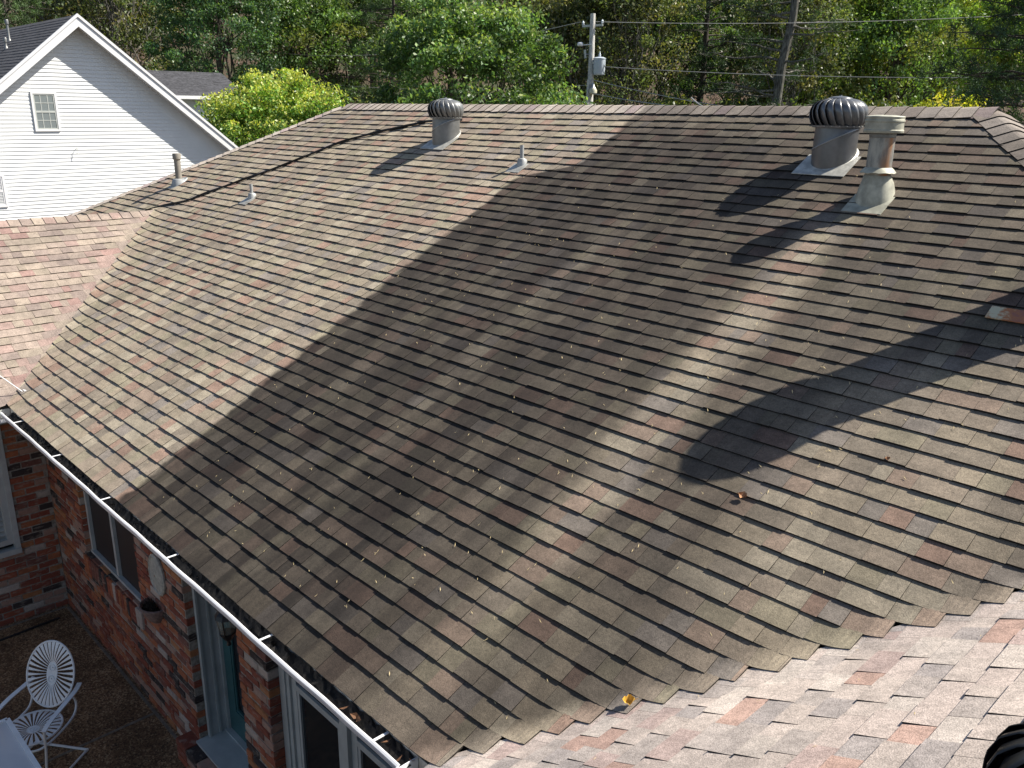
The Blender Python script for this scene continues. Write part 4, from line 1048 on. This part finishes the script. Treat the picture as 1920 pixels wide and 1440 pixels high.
def limb(m,a,b,r0,r1,wob=.12,seg=6,n=5):
    a=Vector(a);b=Vector(b); L=(b-a).length
    pts=[a.lerp(b,i/n)+Vector((random.uniform(-1,1),random.uniform(-1,1),random.uniform(-.4,.6)))*L*wob*.4*(0<i<n) for i in range(n+1)]
    m.tube(pts,[r0+(r1-r0)*i/n for i in range(n+1)],seg,False); return pts
def make_broadleaf(key,H,tr,rx,ry,rz,cz,ncl,per,rc,lsize,base,pale_lit_col=None,pale_share=.25,barkm=None,shell=.75,nlimb=26,fork=.35,sd=.2,droop=.25,lit_by_height=False):
    cc,P,idx=crown_points(rx,ry,rz,cz,ncl,per,rc,shell)
    cols=vary(base,len(P),sd)
    ck=NR.lognormal(0,.3,(ncl,1)); cols=cols*ck[idx]  # clump brightness varied, painting light and dark masses into the crown
    if pale_lit_col is not None:
        sel=(NR.uniform(0,1,ncl)<pale_share)[idx]
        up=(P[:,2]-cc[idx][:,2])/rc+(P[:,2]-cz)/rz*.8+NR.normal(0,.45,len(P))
        sel=up>((.72 if lit_by_height else 1.0)) if pale_share<.24 or lit_by_height else sel  # clump and crown tops recoloured paler, sunlight painted into the leaves
        cols[sel]=vary(pale_lit_col,int(sel.sum()),sd)
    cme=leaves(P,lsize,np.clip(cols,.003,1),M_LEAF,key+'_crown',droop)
    m=MB(); fz=cz-rz*fork if cz-rz*fork>1 else 1.2
    tp=limb(m,(0,0,-.3),(random.uniform(-.3,.3),random.uniform(-.3,.3),cz+rz*.55),tr,tr*.25,.06,8,8)
    ids=NR.choice(ncl,min(nlimb,ncl),replace=False)
    for i in ids:
        e=cc[i]; k=random.randint(3,7); s=tp[k]
        if s.z>e[2]+.5: s=tp[3]
        mid=limb(m,s,e*.97,tr*.32*(1-k*.07),tr*.06,.16,5,5)
        for _ in range(2): limb(m,mid[3],Vector(cc[NR.integers(ncl)])*.35+Vector(e)*.65,tr*.09,tr*.02,.2,4,3)
    tme=m.mesh(key+'_trunk',barkm or M_BARK,smooth=True)
    return tme,cme
def make_pine(key,H,tr,z0,nb,blen,base,tuft=26,nl=.22,barkm=None,per=9,lean=(.2,-.1)):
    m=MB(); tp=limb(m,(0,0,-.3),(lean[0],lean[1],H),tr,tr*.2,.012,9,12)
    C=[];A=[];
    for i in range(nb):
        f=(i+random.random())/nb; z=z0+(H-z0)*f; L=blen*(1-f*.55)*random.uniform(.6,1.15); a=random.uniform(0,6.28)
        s=tp[min(12,int(z/H*12))].copy(); s.z=z
        e=s+Vector((math.cos(a)*L,math.sin(a)*L,L*random.uniform(-.12,.25)))
        pts=limb(m,s,e,tr*.22,.012,.12,5,6)
        for k in range(per):
            t=random.uniform(.35,1.02); j=min(5,int(t*6)); p=pts[j].lerp(pts[min(6,j+1)],t*6-j)
            q=p+Vector((random.gauss(0,.32),random.gauss(0,.32),random.gauss(.08,.14)))*(L/2.6); limb(m,p,q,.012,.005,.1,3,2)
            C.append(q); A.append((q-p))
    C=np.array([tuple(c) for c in C]); A=np.array([tuple(a) for a in A]); A/=np.linalg.norm(A,axis=1,keepdims=True)+1e-6
    n=len(C)*tuft; idx=np.repeat(np.arange(len(C)),tuft)
    d=unit(n)*.9+A[idx]*.55; d[:,2]+=.1; d/=np.linalg.norm(d,axis=1,keepdims=True)
    st=C[idx]+unit(n)*.10; ln=nl*NR.uniform(.7,1.3,(n,1)); side=np.cross(d,unit(n)); side/=np.linalg.norm(side,axis=1,keepdims=True)+1e-9
    V=np.stack([st-side*.004,st+d*ln*.5+side*.013,st+d*ln,st+d*ln*.5-side*.013],1).reshape(-1,3)
    cols=vary(base,n,.22,.05)*NR.lognormal(0,.2,(len(C),1))[idx]
    cme=attr_mesh(key+'_crown',V,np.arange(n*4).reshape(-1,4),np.clip(cols,.003,1),M_NEEDLE)
    return m.mesh(key+'_trunk',barkm or M_BARK,smooth=True),cme
def plant(name,label,cat,loc,meshes,rot=0,sc=(1,1,1),group=None):
    root=thing(name,label,cat,loc,group); root.rotation_euler=(0,0,rot); root.scale=sc
    for nm,me in zip(('trunk','crown'),meshes):
        o=bpy.data.objects.new(nm,me); COL.objects.link(o); o.parent=root
    return root
def gnd(px,depth,dz=0):
    p=at(px,195,depth); return Vector((p.x,p.y,hill(p.x,p.y)+dz))
# hero trees
bush=make_broadleaf('bush',6.2,.16,3.15,2.8,2.8,4.0,210,230,.48,.115,(.14,.23,.05),(.36,.38,.095),.3,shell=.6,sd=.2,droop=.5,lit_by_height=True)
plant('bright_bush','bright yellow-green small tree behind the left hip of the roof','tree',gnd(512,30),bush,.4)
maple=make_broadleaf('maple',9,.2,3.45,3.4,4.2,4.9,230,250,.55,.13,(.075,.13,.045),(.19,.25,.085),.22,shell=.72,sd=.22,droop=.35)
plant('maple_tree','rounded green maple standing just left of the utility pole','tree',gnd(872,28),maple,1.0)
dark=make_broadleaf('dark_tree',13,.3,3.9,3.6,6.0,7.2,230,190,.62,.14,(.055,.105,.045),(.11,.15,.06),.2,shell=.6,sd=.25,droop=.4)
plant('dark_evergreen','tall dark green tree behind the small charcoal-roofed building','tree',gnd(425,46),dark,0)
# kinds used for the wood behind
K={}
K['oak']=make_broadleaf('oak',14,.25,3.6,3.6,5.2,7.6,170,135,.75,.19,(.095,.155,.05),(.14,.16,.055),.25,shell=.35,nlimb=34)
K['thin']=make_broadleaf('thin_tree',15,.2,3.2,3.2,5.6,7.8,170,110,.8,.17,(.085,.105,.045),(.15,.145,.065),.3,M_PBARK,shell=.25,nlimb=60)
K['lime']=make_broadleaf('lime_tree',13,.2,3.4,3.4,5.2,7.2,170,125,.75,.18,(.17,.25,.06),(.29,.33,.07),.3,shell=.3,nlimb=34)
K['deep']=make_broadleaf('deep_tree',14,.25,3.8,3.8,5.6,7.2,170,115,.8,.2,(.055,.09,.035),(.085,.12,.045),.25,shell=.3,nlimb=24)
K['shrub']=make_broadleaf('shrub',4,.07,2.2,2.2,1.9,2.2,70,120,.55,.15,(.07,.095,.03),(.13,.14,.04),.3,shell=.3,nlimb=14)
K['pine']=make_pine('pine',17,.24,4.5,90,3.2,(.035,.07,.03))
K['pine2']=make_pine('soft_pine',13,.2,2.2,105,3.4,(.07,.12,.04),tuft=30)
wood=[ # kind, px, depth, rot, scale, label
 ('pine2',40,44,0,1.0,'light green pine rising behind the white house roof, leftmost of the trees'),
 ('thin',150,52,1,1.05,'brownish thin-leaved tree right behind the white gable peak'),
 ('thin',235,50,2.2,1.1,'twiggy brown-green tree between the gable peak and the dark tree'),
 ('deep',330,58,.5,1.1,'dark tree half hidden behind the tall dark green tree'),
 ('oak',575,50,1.4,1.0,'leafy dark tree right of the tall dark green tree'),
 ('deep',655,54,2.6,1.05,'dark shaded tree above the right end of the bright bush'),
 ('pine2',735,47,1.1,1.0,'soft bright green pine just left of the maple'),
 ('pine',700,60,.3,1.1,'tall dark pine far behind the bright green pine'),
 ('deep',850,60,.2,1.2,'dark tree hidden behind the maple crown'),
 ('thin',1010,48,3.0,1.0,'brown-leaved tree with pale twigs between maple and utility pole'),
 ('thin',1090,46,.9,1.0,'brown-leaved tree directly behind the utility pole'),
 ('thin',1165,45,2.0,1.0,'pale-twigged tree right of the transformer'),
 ('oak',1235,52,.1,1.1,'green tree behind the pale-twigged tree right of the pole'),
 ('pine',1310,46,1.9,1.0,'pine with drooping needles left of the thick grey trunk'),
 ('deep',1370,56,.8,1.1,'dark tree left of the thick grey trunk'),
 ('lime',1500,47,2.4,1.0,'sunlit yellow-green tree just right of the thick grey trunk'),
 ('thin',1475,44,.5,.95,'tree with thin white stems close to the thick grey trunk'),
 ('lime',1600,50,.3,1.05,'yellow-green tree behind the large turbine vent'),
 ('oak',1665,46,1.2,1.0,'dark-limbed green tree above the capped flue'),
 ('lime',1745,52,2.1,1.05,'yellow-green tree left of the brown hillside clearing'),
 ('lime',1850,56,.6,1.0,'bright tree above the hillside clearing at the right edge'),
 ('oak',1960,50,1.2,1.1,'green tree standing at the right edge of the picture'),
 ('deep',500,64,2.1,1.2,'farthest dark tree above the bright bush'),
 ('deep',1120,62,1.3,1.25,'far dark tree closing the gap behind the pole'),
 ('deep',1430,66,.4,1.25,'far dark tree behind the thick grey trunk'),
 ('deep',1560,64,2.9,1.2,'far dark tree behind the yellow-green trees'),
 ('oak',1000,66,2.2,1.25,'far green tree between maple and pole'),
 ('deep',200,66,.2,1.25,'far dark tree above the white house'),
 ('deep',760,68,.9,1.3,'far dark tree left behind the maple'),
 ('oak',1290,66,.5,1.25,'far green tree right of the pole'),
 ('deep',1720,66,1.8,1.2,'far dark tree above the yellow-green bush at right'),
 ('deep',60,62,2.8,1.2,'far dark tree at the left edge behind the light green pine'),
]
for kind,px,dp,rot,sc,lab in wood:
    plant({'pine':'pine_tree','pine2':'pine_tree'}.get(kind,'woodland_tree'),lab,'tree',gnd(px,dp),K[kind],rot,(sc,sc,sc*random.uniform(.92,1.08)),'trees of the wood behind the house')
# thick grey pine trunk, bare in view
big=make_pine('trunk_pine',19,.29,4.6,60,3.6,(.04,.075,.03),barkm=bark('pine_bark',(.05,.045,.038),(.24,.23,.20)),per=8,lean=(.75,.8))
plant('tall_pine','tall pine with a thick bare grey trunk, right of the pole','tree',gnd(1442,38),big,0,(1,1,1),'trees of the wood behind the house')
near=make_pine('near_pine',12,.18,3.0,100,4.0,(.045,.085,.04),tuft=34,nl=.24,per=11)
plant('near_pine','dark green pine with long level boughs at the right edge','tree',gnd(1950,26),near,.7,(1,1,1),'trees of the wood behind the house')
for px,dp,rot,sc,lab in ((1770,34,.2,.95,'bright yellow-green bush behind the right end of the ridge'),(1190,30,1.1,.80,'twiggy bush behind the ridge right of the utility pole'),(1290,38,2.1,1.2,'dark bush behind the ridge left of the thick grey trunk'),(1530,36,.7,1.15,'dark bush behind the ridge between the grey trunk and the large turbine vent'),(1640,38,.4,1.2,'green bush behind the ridge above the capped flue'),(690,36,1.9,1.15,'dark bush in the gap between the bright bush and the maple'),(1900,36,2.6,1.1,'green bush under the pine boughs at the right edge'),(1040,40,.9,1.25,'brownish bush low behind the maple and the pole'),(1400,44,.3,1.2,'shaded bush at the foot of the thick grey trunk')):
    me=K['shrub']
    if px==1770: me=make_broadleaf('lime_shrub',4,.07,2.0,2.0,2.3,3.3,70,130,.5,.15,(.28,.30,.04),(.42,.38,.05),.4,shell=.3,nlimb=14)
    plant('woodland_bush',lab,'bush',gnd(px,dp),me,rot,(sc,sc,sc*1.25),'bushes along the wood edge')
